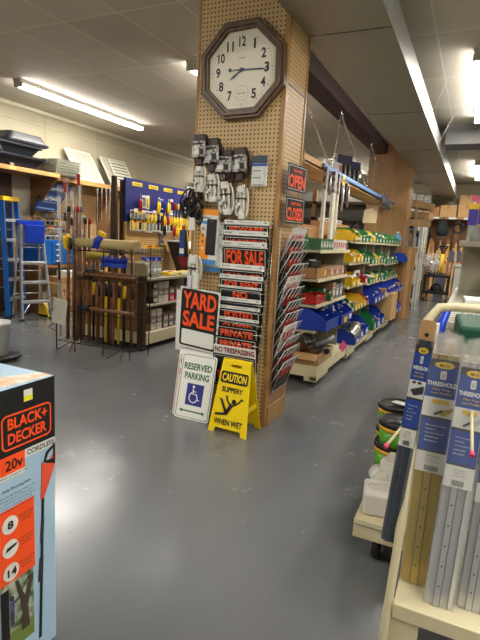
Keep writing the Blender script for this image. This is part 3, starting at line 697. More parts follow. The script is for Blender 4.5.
# blue drawer cabinet
t=T('drawer_cabinet','blue metal cabinet of four drawers beside the stepladder','drawer cabinet',(-6.17,5.92,.765),rz=R(90))
bd=mat('blue_enamel',(16,92,170),.35,var=.05)
a=MB(); a.bb(-.4,.28,-.2,.2,0,.375,bd); a.build('body',t,bevel=.004)
for i in range(4):
    a=MB(); a.bb(-.2,.28,-.215,-.2,.012+.087*i,.088+.087*i,bd); d=a.build('drawer',t,bevel=.003)
    a=MB(); a.box((-.1,-.222,.055+.087*i),(.06,.01,.02),white); a.build('label_holder',d)
    a=MB(); a.box((.14,-.222,.055+.087*i),(.08,.012,.018),steel); a.build('handle',d)
t=T('display_counter','brown wooden counter shelf under the blue drawer cabinet','shelf',(-6.25,7.3,0))
a=MB(); a.bb(-.23,.33,-1.85,3.2,.72,.76,brownwood); a.build('top',t)
for yy in(-1.83,.9,2.9):
    a=MB(); a.bb(-.22,.3,yy,yy+.03,0,.72,brownwood); a.build('side_panel',t)
# boxes under the counter
def scribble(b,w_,d_,h_):
    b.text('Tree Stand',(-w_*.42,-d_/2-.001,h_*.62),X_,Z_,w_*.75,h_*.2,inkm,.0); b.text('Deluxe',(-w_*.2,-d_/2-.001,h_*.42),X_,Z_,w_*.5,h_*.1,inkm,0)
    for k in range(3): b.box((-w_*.1,-d_/2-.001,h_*(.3-.05*k)),(w_*.5,.001,.004),col(90,70,50))
t=carton('cardboard_box','large cardboard box with black script printing on the floor right of the ladders','box',(-5.72,5.82,0),(.56,.3,.5),cardb2,rz=R(84),print_=scribble)
t=carton('cardboard_box','flat open cardboard box on top of the script-printed box','box',(-5.72,5.82,.502),(.5,.3,.09),cardb,rz=R(84))
t=carton('cardboard_box','red and white printed carton on the boxes below the blue drawers','box',(-5.7,5.88,.594),(.4,.26,.09),white,rz=R(84),print_=lambda b,w_,d_,h_:(b.box((w_*.1,-d_/2-.001,h_/2),(w_*.8,.001,h_),col(206,30,44)),b.text('SAVE 2-PC',(-w_*.15,-d_/2-.003,h_*.35),X_,Z_,w_*.5,h_*.35,signwhite,.03)))
t=carton('cardboard_box','plain cardboard box with taped seam beside the script-printed box','box',(-5.65,6.5,0),(.45,.36,.5),cardb,rz=R(84),tape=cardb2)

# ------------------------------------------------------------------ ladders
def stepladder(label,x,y,rz,H,W0,W1,depth,rail,stepm,cap,nst,ry=0,spreader=True):
    t=T('stepladder',label,'ladder',(x,y,0),rz=rz,ry=ry)
    for s in(-1,1):
        a=MB(); p0=Vector((s*W0/2,-depth/2,0)); p1=Vector((s*W1/2,-.03,H)); u=(p1-p0)
        a.prism([(-.012,-.035),(.012,-.035),(.012,.035),(-.012,.035)],p0,X_,Y_,u.normalized(),u.length,rail); 
        r_=a.build('front_rail',t); 
        a=MB(); a.box(p0+Vector((0,0,.015)),(.04,.085,.03),rubber); a.build('foot',t)
        a=MB(); p0=Vector((s*(W0/2-.01),depth/2,0)); p1=Vector((s*(W1/2),.05,H-.04)); u=(p1-p0)
        a.prism([(-.01,-.02),(.01,-.02),(.01,.02),(-.01,.02)],p0,X_,Y_,u.normalized(),u.length,rail); a.build('rear_rail',t)
        a=MB(); a.box(p0+Vector((0,0,.012)),(.04,.05,.024),rubber); a.build('foot',t)
    for k in range(nst):
        z=(k+1)*H/(nst+1.0); f=z/H; w_=W0+(W1-W0)*f; y_=-depth/2+(depth/2-.03)*f
        a=MB(); a.box((0,y_+.01,z),(w_-.01,.085,.025),stepm); a.box((0,y_-.03,z-.012),(w_-.01,.006,.035),stepm); a.build('step',t,bevel=.003)
    for k in range(3):
        z=(k+1)*H/4; f=z/H; a=MB(); a.tube([(-(W0/2-.01),depth/2*(1-f)+.05*f,z),((W0/2-.01),depth/2*(1-f)+.05*f,z)],.009,stepm); a.build('rear_brace',t)
    if spreader:
        for s in(-1,1):
            a=MB(); a.tube([(s*W0*.42,-depth*.28,H*.42),(s*W0*.42,depth*.3,H*.42)],.007,steel); a.build('spreader',t)
    a=MB(); a.prism([(x_,y_) for x_,y_ in rrect(W1+.07,.16,.02)],(0,0,H-.02),X_,Y_,Z_,.06,cap); a.build('top_cap',t,bevel=.006)
    return t
capy=mat('yellow_top_cap',(240,200,20),.4)
capb=mat('blue_tray_plastic',(20,62,186),.35)
stepladder('silver stepladder at the left edge with a navy top, left of the blue ladder',-6.22,4.6,R(112),1.62,.4,.28,.2,alu,alu,col(24,44,100),5)
stepladder('blue fibreglass stepladder with a yellow top',-6.17,5.08,R(106),1.7,.42,.32,.24,fibre,alu,capy,5,ry=R(0))
lad=stepladder('aluminium stepladder with a blue top tray, standing in front of the blue ladder',-5.83,5.18,R(68),1.38,.42,.29,.44,alu,alu,capb,4)
a=MB(); a.bb(-.13,.13,-.2,-.08,1.1,1.36,capb); a.build('bucket_tray',lad,bevel=.01)
for s in(-1,1):
    a=MB(); a.tube([(s*.24,-.22,.02),(s*.1,-.22,.24)],.008,alu); a.build('knee_brace',lad)
t=T('yellow_tool','yellow plastic ladder foot tool on the floor between the ladder legs','tool',(-5.75,5.38,0)); a=MB(); a.prism([(-.1,0),(.12,0),(.02,.26),(-.06,.26)],(0,0,0),X_,Z_,NY,.06,capy); a.build('body',t,bevel=.01); a=MB(); a.box((0,-.03,.03),(.2,.08,.03),rubber); a.build('base',t)
# white bucket with black rim piece at the left edge
t=T('bucket','white plastic bucket with a dark base at the left edge, behind the saw box','bucket',(-4.24,3.3,.06)); a=MB(); a.lathe([(.13,0),(.15,.3),(.158,.3),(.158,.33)],(0,0,0),white); a.build('body',t); a=MB(); a.tube([(-.15,0,.29),(-.1,-.12,.2),(.0,-.16,.17),(.1,-.12,.2),(.15,0,.29)],.004,steel); a.build('bail',t)
t=T('dolly_tray','black rounded dolly tray under the white bucket','dolly',(-4.22,3.3,0)); a=MB(); a.prism(rrect(.42,.4,.12),(0,0,.03),X_,Y_,Z_,.03,black); a.build('tray',t,bevel=.01)
for sx,sy in((-1,-1),(1,-1),(1,1),(-1,1)):
    a=MB(); a.disc((sx*.14,sy*.11,.016),.016,'y',rubber,12,.02); a.build('wheel',t)

# ================================================================== FORE-GROUND SAW BOX
boxblue=mat('pale_blue_print',(168,200,224),.35,var=.04,scale=2)
t=T('pole_saw_box','tall pale blue pole saw box with a black top band in the left foreground','box',(-1.113,.81,0),rz=R(90))
# local x runs along the printed face: 0 = near edge, .26 = far edge
a=MB(); a.bb(.05,.26,0,.3,0,.905,boxblue); a.build('box',t,bevel=.003)
fy=-.0012
def fp(mb,x0,x1,z0,z1,m,d=0): mb.bb(x0,x1,fy-d-.0006,fy-d,z0,z1,m)
a=MB(); fp(a,.0505,.259,.709,.9035,signblk); fp(a,.145,.259,.682,.709,white,0); fp(a,.0505,.145,.655,.709,orange,.0); fp(a,.0505,.145,.64,.655,white)
fp(a,.0505,.175,.317,.55,orange); a.build('printed_bands',t)
a=MB(); o=[(x+.156,z+.777) for x,z in rrect(.176,.104,.018)]; i_=[(x+.156,z+.777) for x,z in rrect(.166,.094,.013)]
a.frame(o,i_,(0,fy-.0008,0),X_,Z_,NY,.0006,orange)
a.text('BLACK+',(.088,fy-.0018,.784),X_,Z_,.14,.034,orange,.03); a.text('DECKER',(.088,fy-.0018,.74),X_,Z_,.137,.034,orange,.03); a.build('logo',t)
a=MB(); a.text('CORDLESS',(.152,fy-.0014,.688),X_,Z_,.102,.016,inkm,.02); a.text('20v',(.077,fy-.0016,.665),X_,Z_,.06,.032,inkm,.02); a.text('MAX* LITHIUM ION',(.06,fy-.0014,.645),X_,Z_,.09,.007,inkm,.0)
a.text('Pole Pruning Saw',(.065,fy-.0012,.602),X_,Z_,.1,.011,inkm,0)
for k in range(5): a.text(('Telescoping design helps reach','branches up to 14 feet high','Bar and chain cut limbs up to','6 inches in diameter per cut','Lightweight and easy to carry')[k],(.05,fy-.0012,.586-.011*k),X_,Z_,.13-.012*(k%2),.007,col(60,70,90),0)
for k,s_ in enumerate(('8','','14')):
    a.disc((.088,fy-.0022,.50-.075*k),.027,'y',white,24,.001)
    if s_: a.text(s_,(.078 if s_=='8' else .074,fy-.0036,.488-.075*k),X_,Z_,.02 if s_=='8' else .032,.025,inkm,.04)
    else: a.prism([(.07,.42),(.105,.428),(.11,.436),(.075,.432)],(0,fy-.003,0),X_,Z_,NY,.0006,inkm)
    for q in range(3): a.box((.144,fy-.0012,.512-.075*k-.01*q),(.055-.01*q,.0006,.0035),col(170,70,30))
a.build('lettering',t)
treem=mat('printed_foliage',(66,86,40),.5,scale=28,c2=(180,186,170)); grassp=mat('printed_grass',(110,130,60),.5,scale=20)
a=MB(); fp(a,.0505,.168,.09,.317,treem,.0); fp(a,.0505,.168,.09,.15,grassp,.0006)
a.prism([(.12,.13),(.15,.13),(.145,.2),(.168,.3),(.15,.3),(.135,.24),(.11,.31),(.1,.31),(.125,.2)],(0,fy-.0018,0),X_,Z_,NY,.0004,col(70,60,50))
fp(a,.0505,.1,.05,.09,col(250,190,30)); fp(a,.0505,.078,.09,.3,signblk,.001)
# pictured person with a saw, printed
a.disc((.088,fy-.002,.262),.008,'y',col(60,44,36),12,.0005); a.box((.088,fy-.0023,.235),(.016,.0005,.04),col(90,80,130)); a.box((.088,fy-.0023,.195),(.014,.0005,.045),col(60,60,80))
a.tube([(.09,fy-.002,.24),(.11,fy-.002,.25),(.15,fy-.002,.3)],.0015,inkm,4); a.build('photo_print',t)
a=MB(); a.prism([(.205,.645),(.218,.63),(.24,.645),(.259,.665),(.259,.625),(.238,.575),(.21,.52),(.2,.525),(.203,.58)],(0,fy-.001,0),X_,Z_,NY,.0006,col(232,84,58))
a.frame([(.212,.64),(.222,.67),(.258,.69),(.258,.62)],[(.222,.643),(.23,.662),(.25,.675),(.25,.64)],(0,fy-.0012,0),X_,Z_,NY,.0006,inkm)
a.prism([(.204,.525),(.213,.525),(.196,.05),(.186,.05)],(0,fy-.0012,0),X_,Z_,NY,.0006,inkm)
a.prism([(.2,.455),(.212,.455),(.206,.38),(.195,.38)],(0,fy-.0018,0),X_,Z_,NY,.0006,col(50,50,54)); a.prism([(.192,.33),(.207,.33),(.203,.25),(.186,.25)],(0,fy-.0018,0),X_,Z_,NY,.0006,col(50,50,54))
a.build('saw_picture',t)
a=MB(); a.box((.16,fy-.001,.87),(.03,.001,.034),white); a.box((.16,fy-.0017,.861),(.03,.0006,.014),col(240,230,30)); a.build('price_sticker',t)
a=MB(); a.prism([(.06,.02),(.255,.004),(.255,.05),(.16,.1),(.07,.06)],(0,0,.9055),X_,Y_,Z_,.0006,mat('orange_top_print',(226,170,130),.4,c2=(232,226,210),scale=24)); a.build('top_print',t)
# ================================================================== LEFT GONDOLA
GX0,GX1,GY0,GY1=-4.35,-3.3,4.55,6.15
t=T('gondola_shelf','cream floor gondola with small boxed goods, left of the pillar','shelf unit',(-3.83,GY0,0))
lx0,lx1,ly1=GX0+3.83,GX1+3.83,GY1-GY0
a=MB(); a.bb(lx0,lx1,0,ly1,.06,.2,cream); a.build('base',t,bevel=.004)
a=MB(); a.bb(-.12,-.082,.3,ly1,.2,1.95,darkwood); a.build('spine',t)
a=MB(); a.bb(lx0+.03,lx1-.03,.0,.025,.2,.82,brownwood); a.build('end_panel',t)
a=MB(); a.bb(-.02,.05,-.06,.0,.0,.95,darkwood); a.bb(lx1-.08,lx1,-.07,-.01,.0,.86,darkwood); a.build('post',t)
for z in(.5,.8):
    a=MB(); a.bb(-.06,lx1,.02,ly1,z,z+.025,shelfm); a.bb(lx0,-.12,.02,ly1,z,z+.025,shelfm); a.build('shelf',t,bevel=.002)
for yy in (.8,1.58):
    a=MB(); a.bb(-.06,lx1-.03,yy,yy+.015,.2,.8,shelfm); a.build('divider',t)
for sx in(lx0+.08,lx1-.08):
    for sy in(.12,ly1-.12):
        a=MB(); a.lathe([(.03,-.012),(.03,.012)],(sx,sy,.03),rubber,12,'x'); a.build('caster',t)
# boxed goods on its aisle side, each stack of small boxes
kc=[(206,200,190),(190,60,60),(214,206,196),(120,112,106),(222,196,60),(200,196,190)]
def smallbox(label,x,y,z,w_,d_,h_,c,lab,group,rz=90):
    t=T('small_box',label,'box',(x,y,z),rz=R(rz),group=group)
    a=MB(); a.box((0,d_/2,h_/2),(w_,d_,h_),col(*c)); a.build('carton',t,bevel=.002)
    a=MB(); a.box((0,-.0006,h_*.5),(w_*.7,.0012,h_*.5),col(*lab)); a.box((0,-.0014,h_*.62),(w_*.4,.0008,h_*.1),col(60,60,60)); a.build('label_patch',t)
    return t
for (z,nm,rows_) in ((.525,'upper',[(4.75,3,(90,84,76)),(4.86,3,(200,190,176)),(4.97,3,(206,200,190)),(5.1,2,(206,50,56)),(5.24,2,(206,50,56)),(5.42,2,(190,180,160))]),(.2,'bottom',[(4.72,3,(190,176,156)),(4.84,3,(214,206,196)),(4.98,2,(150,140,130)),(5.1,2,(110,100,110)),(5.22,2,(150,146,140)),(5.42,1,(150,150,150))])):
    for ci,(y,n,c) in enumerate(rows_):
        for r_ in range(n):
            smallbox(f'small {"red" if c[0]>200 and c[1]<90 else "printed"} box, {ORD[r_]} from the bottom in the {ORD[ci]} stack on the {nm} gondola shelf',-3.33,y+.01,z+.002+.083*r_,.1,.16,.08,(150,140,128) if r_%2 else c,(222,214,206) if r_%2==0 or c[1]>90 else (230,230,224),'boxed goods on the gondola shelves left of the pillar')
# things on the gondola top
def spraybottle(label,x,y,z,rz):
    t=T('spray_bottle',label,'bottle',(x,y,z),rz=rz,group='spray bottles on top of the gondola')
    a=MB(); a.lathe([(.035,0),(.04,.01),(.04,.12),(.03,.16),(.014,.18),(.014,.195)],(0,0,0),mat_spray,14); a.build('bottle',t)
    a=MB(); a.lathe([(.0405,.04),(.0405,.1)],(0,0,0),col(206,212,214),14); a.build('label_band',t)
    a=MB(); a.box((0,.0,.21),(.03,.075,.035),capb); a.box((0,-.045,.21),(.018,.02,.018),white); a.build('spray_head',t,bevel=.004)
mat_spray=mat('clear_bottle_plastic',(190,200,200),.12,alpha=.45)
for i,(x,y) in enumerate(((-3.42,4.68),(-3.5,4.75),(-3.41,4.8),(-3.52,4.88),(-3.42,4.92),(-3.53,5.0))):
    spraybottle('clear spray bottle with a blue head on the near corner of the gondola',x,y,.827,R(60+20*i))
t=T('glass_jar','squat greenish clear container at the gondola corner in front of the spray bottles','container',(-3.5,4.6,.827)); a=MB(); a.bb(-.12,.16,-.03,.03,0,.16,mat('greenish_plastic',(186,186,150),.2,alpha=.75)); a.build('body',t,bevel=.012); a=MB(); a.bb(-.11,.15,-.025,.025,.16,.175,white); a.build('lid',t)
for i,(x,y,c,w_) in enumerate(((-3.42,5.2,(236,206,30),.2),(-3.4,5.42,(214,206,160),.2),(-3.44,5.62,(240,210,24),.18),(-3.5,5.3,(220,220,214),.25))):
    t=T('packet','flat packet lying on the gondola top, '+('yellow, nearest','cream, in the middle','yellow, farthest','white, behind the yellow ones')[i],'packet',(x,y,.827),rz=R(80+7*i),rx=0); 
    a=MB(); a.bb(-w_/2,w_/2,-.06,.08,0,.045,col(*c)); a.build('pouch',t,bevel=.01); a=MB(); a.bb(-w_*.3,w_*.3,-.062,-.06,.008,.035,white); a.bb(-w_*.2,w_*.3,-.02,.04,.045,.0462,col(200,60,50)); a.build('label_patch',t)
t=T('display_bin','black sloping display bin with a red front panel, far end of the gondola top','display bin',(-3.5,5.75,.827),rz=R(0))
a=MB(); a.prism([(-.3,.42),(-.02,.42),(.34,.1),(.34,0),(-.12,0)],(0,-.1,0),X_,Z_,Y_,.3,black); a.build('body',t,bevel=.006)
a=MB(); a.prism([(-.12,.22),(.06,.22),(.16,.08),(-.06,.08)],(0,-.102,0),X_,Z_,NY,.002,col(110,20,26)); a.build('red_panel',t)
a=MB(); a.prism([(-.3,.42),(-.02,.42),(.34,.1),(.33,.08),(-.03,.4),(-.3,.4)],(0,-.11,.01),X_,Z_,Y_,.32,col(210,214,220)); a.build('rim',t)
t=T('bread_box','white wrapped packs on the gondola beside the black display bin','packet',(-3.42,5.98,.827)); a=MB(); a.bb(-.1,.1,-.1,.14,0,.1,mat('white_wrap',(220,226,232),.3)); a.build('pack',t,bevel=.02); a=MB(); a.bb(-.05,.102,-.05,.08,.03,.07,col(80,120,180)); a.build('label_patch',t)

# blue-topped hanging-tool display on the spine
t=T('tool_display','dark blue tool display board with four yellow header labels on the gondola','display board',(-3.88,5.55,1.2),rz=R(90))
navyp=mat('navy_display_panel',(40,44,110),.45,var=.06)
a=MB(); a.bb(-.68,.72,0,.03,.26,.78,navyp); a.build('upper_panel',t); a=MB(); a.bb(-.68,.72,-.002,.028,-.38,.26,pegmat('tan_pegboard',(196,158,100),0)); a.build('lower_pegboard',t)
for k in range(4):
    a=MB(); a.bb(-.56+.34*k,-.36+.34*k,-.006,0,.7,.745,col(240,206,60)); h_=a.build('header_label',t); a=MB(); a.text('TOOLS',(-.54+.34*k,-.0075,.71),X_,Z_,.16,.024,inkm,.02); a.build('lettering',h_)
def hangtool(label,x,y,z,kind,group):
    t=T('hand_tool',label,'tool',(x,y,z),rz=R(90),group=group)
    L_=random.uniform(.13,.18)
    if kind=='plier':
        c=random.choice([capy,capy,binred,black])
        for s in(-1,1):
            a=MB(); a.tube([(s*.004,-.01,0),(s*.016,-.012,-L_*.35),(s*.02,-.012,-L_*.7),(s*.012,-.012,-L_)],[.008,.013,.013,.009],c,6); a.build('grip',t)
        a=MB(); a.tube([(0,-.01,-.01),(0,-.01,.045)],[.012,.004],steel,6); a.build('jaw',t)
    elif kind=='driver':
        c=random.choice([capy,capy,capb,binred])
        a=MB(); a.lathe([(.011,0),(.017,-.02),(.015,-.08),(.009,-.09)],(0,-.014,0),c,8); a.build('handle',t)
        a=MB(); a.tube([(0,-.014,-.08),(0,-.014,-.08-L_*.6)],.003,steel,6); a.build('blade',t)
    else:
        a=MB(); a.box((0,-.004,-.04),(.07,.003,L_),paper); a.box((0,-.006,.0),(.06,.002,.03),random.choice([capy,capb,binred,black])); a.build('card',t)
        a=MB(); a.box((0,-.015,-.05),(.03,.018,L_*.6),random.choice([steel,black,capy])); a.build('tool',t,bevel=.004)
    return t
n=0
for r_,(z,kk) in enumerate(((1.76,('card','plier','driver')),(1.58,('card','plier')),(1.47,('plier','driver','card')))):
    for c_ in range(17):
        y=4.95+.078*c_
        kind=random.choice(kk) if c_>8 or r_==0 else 'card'
        if r_==0 and c_ in(0,1,5,6): continue
        hangtool(f'small hanging tool, {ORD[c_] if c_<16 else "last"} from the left in the {["top","middle","lowest"][r_]} row of the blue display',-3.905+.06,y,z-.0,kind,'hand tools hanging on the blue display board')
for i,(y,z) in enumerate(((5.62,1.33),(5.62,1.2),(6.0,1.33),(6.0,1.2))):
    t=T('sanding_disc_pack',f'round {"grey" if i<2 else "red and white"} disc pack, {"upper" if i%2==0 else "lower"} one on the tan pegboard','package',(-3.87,y,z),rz=R(90))
    a=MB(); a.disc((0,-.012,0),.062,'y',col(90,90,88) if i<2 else col(206,200,196),18,.01); a.build('disc',t)
    a=MB(); a.disc((0,-.014,0),.038,'y',col(50,50,54) if i<2 else col(206,40,44),14,.002); a.text('10',(-.02,-.0165,-.012),X_,Z_,.04,.024,signwhite,.03); a.build('label_patch',t)
for i in range(9):
    y=5.0+.085*i
    smallpack(f'yellow carded item, {ORD[i]} from left in the lowest row under the blue display',-3.85,y,1.12,.07,.12,random.choice([(226,190,60),(200,196,180),(214,150,60)]),R(90),'carded items on the lower pegboard of the gondola')
# tan end board beyond the display
a=MB(); a.bb(-.15,.15,-.02,.02,0,1.85,mat('tan_board',(206,170,112),.6))
t=T('tan_board','tan board standing just left of the pillar beyond the blue display','board',(-4.1,6.75,0)); a.build('panel',t)
a=MB(); a.box((0,0,.01),(.36,.3,.02),oak); a.build('foot',t)
# tall dark post left of the display
a=MB(); a.prism([(-.06,0),(.1,0),(.06,1.15),(.0,1.15)],(0,0,0),X_,Z_,Y_,.03,darkwood)
t=T('dark_panel','dark narrow tapered panel left of the blue tool display','panel',(-3.97,4.72,.83)); a.build('panel',t); a=MB(); a.box((0,.02,.01),(.2,.08,.02),darkwood); a.build('foot',t)

# ================================================================== LONG-HANDLED TOOL RACK
t=T('tool_rack','black wire floor rack holding long handled tools, left of the gondola','rack',(-3.65,4.22,0))
def rx_(x,y,z): return (x+3.65,y-4.22,z)
for (x,y) in ((-4.12,4.0),(-4.12,4.38),(-3.85,4.0),(-3.5,4.05),(-3.14,4.05),(-3.14,4.38),(-3.5,4.38)):
    top=.62 if x<-4 else 1.18
    a=MB(); a.tube([rx_(x,y,0),rx_(x,y,top)],.006,blackm,6); a.build('post',t)
for z in (.1,.45,.82,1.12):
    x0=-4.12 if z<.6 else -3.85
    a=MB(); a.tube([rx_(x0,4.0,z),rx_(-3.14,4.05,z),rx_(-3.14,4.38,z),rx_(x0,4.38,z)],.005,blackm,6,closed=True)
    for k in range(5): 
        xx=x0+(-3.14-x0)*(k+.5)/5; a.tube([rx_(xx,4.0,z),rx_(xx,4.38,z)],.003,blackm,5)
    a.build('shelf_ring',t)
for k in range(3):
    a=MB(); z=.2+.16*k; a.tube([rx_(-4.12,4.0,z),rx_(-4.2,3.96,z+.05),rx_(-4.08,3.93,z+.11)],.004,blackm,5); a.build('basket_wire',t)
for x in(-4.0,-3.3):
    a=MB(); a.tube([rx_(x,4.15,.1),rx_(x-.09,3.98,0)],.005,blackm,5); a.tube([rx_(x,4.15,.1),rx_(x+.09,3.98,0)],.005,blackm,5); a.build('foot_brace',t)
# broom / tool handles standing in the rack
hl=[('dark red handle','leftmost'),('brown wooden handle','second'),('brown wooden handle','third'),('dark brown handle','fourth')]
for i in range(6):
    x=-4.07+.045*i; y=4.12+.05*(i%3)
    H=1.42 if i<4 else 1.3
    t=T('broomstick',f'long brown wooden handle, {ORD[i]} from the left in the tall bundle','tool handle',(x,y,.1),ry=R(random.uniform(-.6,1.2)),group='wooden handles bundled at the left of the tool rack')
    a=MB(); a.tube([(0,0,0),(0,0,H)],[.019,.017],handlem,8); a.build('shaft',t); a=MB(); a.tube([(0,0,H),(0,0,H+.06)],.018,binred if i%2 else black,8); a.build('tip',t)
# clear tall tubes with tools above
for i in range(4):
    t=T('tube_package',f'tall clear package of a narrow tool, {ORD[i]} from the left above the handle bundle','package',(-4.16+.075*i,4.1+.02*i,1.12 if i else .1),group='tall clear tool packages above the wooden handles')
    h_=.86-.1*(i%3) if i else 1.7
    a=MB(); a.box((0,0,h_/2),(.05,.03,h_),clear); a.build('clear_sleeve',t)
    a=MB(); a.tube([(0,0,.02),(0,0,h_*.9)],.008,steel,6); a.build('rod',t)
    a=MB(); a.box((0,-.016,h_*.86),(.045,.002,h_*.14),col(190,50,60) if i%2 else col(214,210,210)); a.box((0,-.017,h_*.45),(.03,.002,h_*.12),black); a.build('card',t)
for i,x in enumerate((-3.72,-3.66,-3.6,-3.55)):
    t=T('garden_stake',f'thin upright grey rod, {ORD[i]} from the left rising above the broom heads','rod',(x,4.2,1.1),group='thin rods above the broom heads'); a=MB(); a.tube([(0,0,0),(0,0,.62+.05*(i%2))],.005,steel,6); a.build('rod',t); a=MB(); a.tube([(0,0,.62),(0,0,.68)],.008,white,6); a.build('tip',t)
t=T('grip_tool','yellow and black tool head hanging on the handle bundle','tool',(-3.98,4.02,1.12)); a=MB(); a.tube([(0,0,0),(-.02,0,.1),(.03,-.01,.15)],[.03,.035,.025],capy,8); a.build('head',t); a=MB(); a.tube([(.05,0,.0),(.06,0,.12)],.02,black,8); a.build('grip',t)
t=T('paper_sheet','white price sheet clipped low on the tool rack','paper',(-4.05,3.96,.3),rz=R(0),ry=R(8)); a=MB(); a.bb(-.1,.1,-.004,.0,0,.28,mat('weathered_sheet',(190,186,174),.6)); a.build('sheet',t); a=MB()
for k in range(6): a.box((-.01,-.0045,.24-.035*k),(.14,.001,.006),col(150,146,138))
a.build('print_lines',t)
# vertical shafts of the brooms, heads up
def broom(label,x,y,hc,H,ang=0,wd=.26,bc=None,z0=.1):
    t=T('push_broom',label,'broom',(x,y,z0),rz=ang)
    a=MB(); a.tube([(0,0,0),(0,0,H)],.013,handlem,8); a.build('handle',t)
    a=MB(); a.bb(-wd/2,wd/2,-.03,.03,H-.01,H+.035,bc or handlem); a.build('block',t,bevel=.006)
    a=MB()
    for i in range(14):
        for j in range(3):
            x_=-wd/2+wd*(i+.5)/14; a.tube([(x_,-.018+.018*j,H+.035),(x_*1.12,-.03+.03*j,H+.1)],[.009,.006],hc,5)
    a.build('bristles',t)
    return t
broom('broom with straw yellow bristles upside down in the tool rack',-3.72,4.2,mat('straw',(186,170,70),.8,var=.2),.9)
broom('broom with blue bristles upside down in the tool rack, right of the yellow one',-3.42,4.12,capb,.87,wd=.3,bc=capb)
for i in range(7):
    x=-3.83+.09*i; c=(capy if i in(2,4) else black if i in(0,5) else handlem)
    t=T('shovel',('long handled tool with a yellow fibreglass shaft standing in the rack' if i in(2,4) else 'long handled tool with a black shaft standing in the rack' if i in(0,5) else 'long handled tool with a wooden shaft standing in the rack')+f', {ORD[i]} from the left','garden tool',(x,4.27-.02*(i%2),.1))
    a=MB(); a.tube([(0,0,.0),(0,0,.98)],.014,c,8); a.build('shaft',t)
    a=MB(); a.tube([(0,0,.52),(0,0,.66)],.018,black if c!=black else capy,8); a.build('grip',t)
for i,(z,x0,x1,r_) in enumerate(((1.155,-3.86,-3.1,.048),(1.16,-3.84,-3.15,.045),(.87,-3.84,-3.06,.016),(.84,-3.8,-3.1,.02),(.88,-3.84,-3.2,.02),(.5,-3.8,-3.1,.02))):
    nm=('cream wrapped roll lying along the top of the tool rack, front one','cream wrapped roll lying along the top of the tool rack, back one','pale wooden handle lying across the middle ring of the rack, front','thick brown handle lying across the middle ring of the rack','wooden handle lying at the back of the middle ring','sledge handle lying across the lowest ring')[i]
    y=(4.06,4.17,4.04,4.1,4.2,4.06)[i]
    t=T('fabric_roll' if i<2 else 'broomstick',nm,'roll' if i<2 else 'tool handle',((x0+x1)/2,y,z+(r_ if i<2 else 0)))
    l=(x1-x0)/2; m=mat('cream_roll',(196,176,120),.6,var=.15) if i==0 else _roll if i==1 else handlem
    if i==0: _roll=m
    a=MB(); a.tube([(-l,0,0),(l,0,-.0)],r_,m if i>1 else (m),10); a.build('roll' if i<2 else 'shaft',t)
    a=MB(); 
    if i<2: a.tube([(-l*.3,0,0),(-l*.18,0,0)],r_*1.03,col(230,226,200),10)
    else: a.tube([(-l-.02,0,0),(-l+.1,0,0)],r_*1.9,black if i!=2 else handlem,8)
    a.build('band' if i<2 else 'tool_head',t)
t=T('work_glove','blue glove with a yellow cuff lying on the cream roll','glove',(-3.55,4.05,1.25)); a=MB(); a.tube([(-.03,-.03,-.07),(0,-.035,-.02),(.03,-.02,.03)],[.03,.045,.03],capb,8); 
for k in range(4): a.tube([(-.04+.02*k,-.04,-.05),(-.06+.025*k,-.05,-.1)],.011,capb,6)
a.build('glove',t); a=MB(); a.tube([(.03,-.02,.03),(.05,-.01,.07)],[.035,.042],capy,8); a.build('cuff',t)
# ================================================================== CENTRE BIN SHELVES (aisle)
dkback=mat('dark_back_board',(66,56,46),.7)
XS=-1.27   # front line of the shelves
def unit(label,y0,y1,zs,xf=XS,depth=.5,div=(),top=1.37,backz=1.5,base=True,castered=True):
    t=T('bin_shelf_unit',label,'shelf unit',(xf,y0,0)); L_=y1-y0
    if base:
        a=MB(); a.bb(-depth-.1,.06,0,L_,.09,.2,cream); a.build('base',t,bevel=.003)
        a=MB(); a.bb(-.06,.062,.0,.02,.05,.09,cream); a.bb(.0,.064,.0,L_*.35,.06,.1,cream); a.build('base_rail',t)
    a=MB(); a.bb(-depth-.02,-depth,0,L_,.2,top,dkback); a.build('back_panel',t)
    for z in zs:
        a=MB(); a.bb(-depth,.0,0,L_,z-.022,z,shelfm); a.bb(-.004,.006,0,L_,z-.026,z+.006,cream); a.build('shelf',t,bevel=.0015)
    for y in div:
        a=MB(); a.bb(-depth,-.05,y-y0-.008,y-y0+.008,.2,top-.02,panelm); a.build('divider',t)
    for y in(.12,L_-.15):
        a=MB(); a.lathe([(.035,-.014),(.035,.014)],(-.03,y,.036),rubber,14,'x'); c=a.build('caster',t); a=MB(); a.box((-.03,y,.07),(.05,.06,.03),steel); a.build('fork',c)
    return t
unit('nearest bin shelf unit just behind the pillar, with cartons and a large blue bin',4.32,5.45,(.53,.765,1.005,1.27),div=(5.44,),top=1.27,xf=-1.26)
unit('second bin shelf unit along the aisle, with yellow bins on three shelves',5.47,6.6,(.56,.86,1.13,1.375),div=(5.55,6.59),xf=-1.25,top=1.37)
unit('third bin shelf unit along the aisle, holding mostly green bins',6.62,7.85,(.56,.83,1.09,1.375),div=(7.15,7.84),xf=-1.25,top=1.37)
unit('farthest bin shelf unit, ending at the plywood pillar',7.87,9.4,(.56,.81,1.06,1.37),div=(8.55,9.39),xf=-1.25,top=1.37)
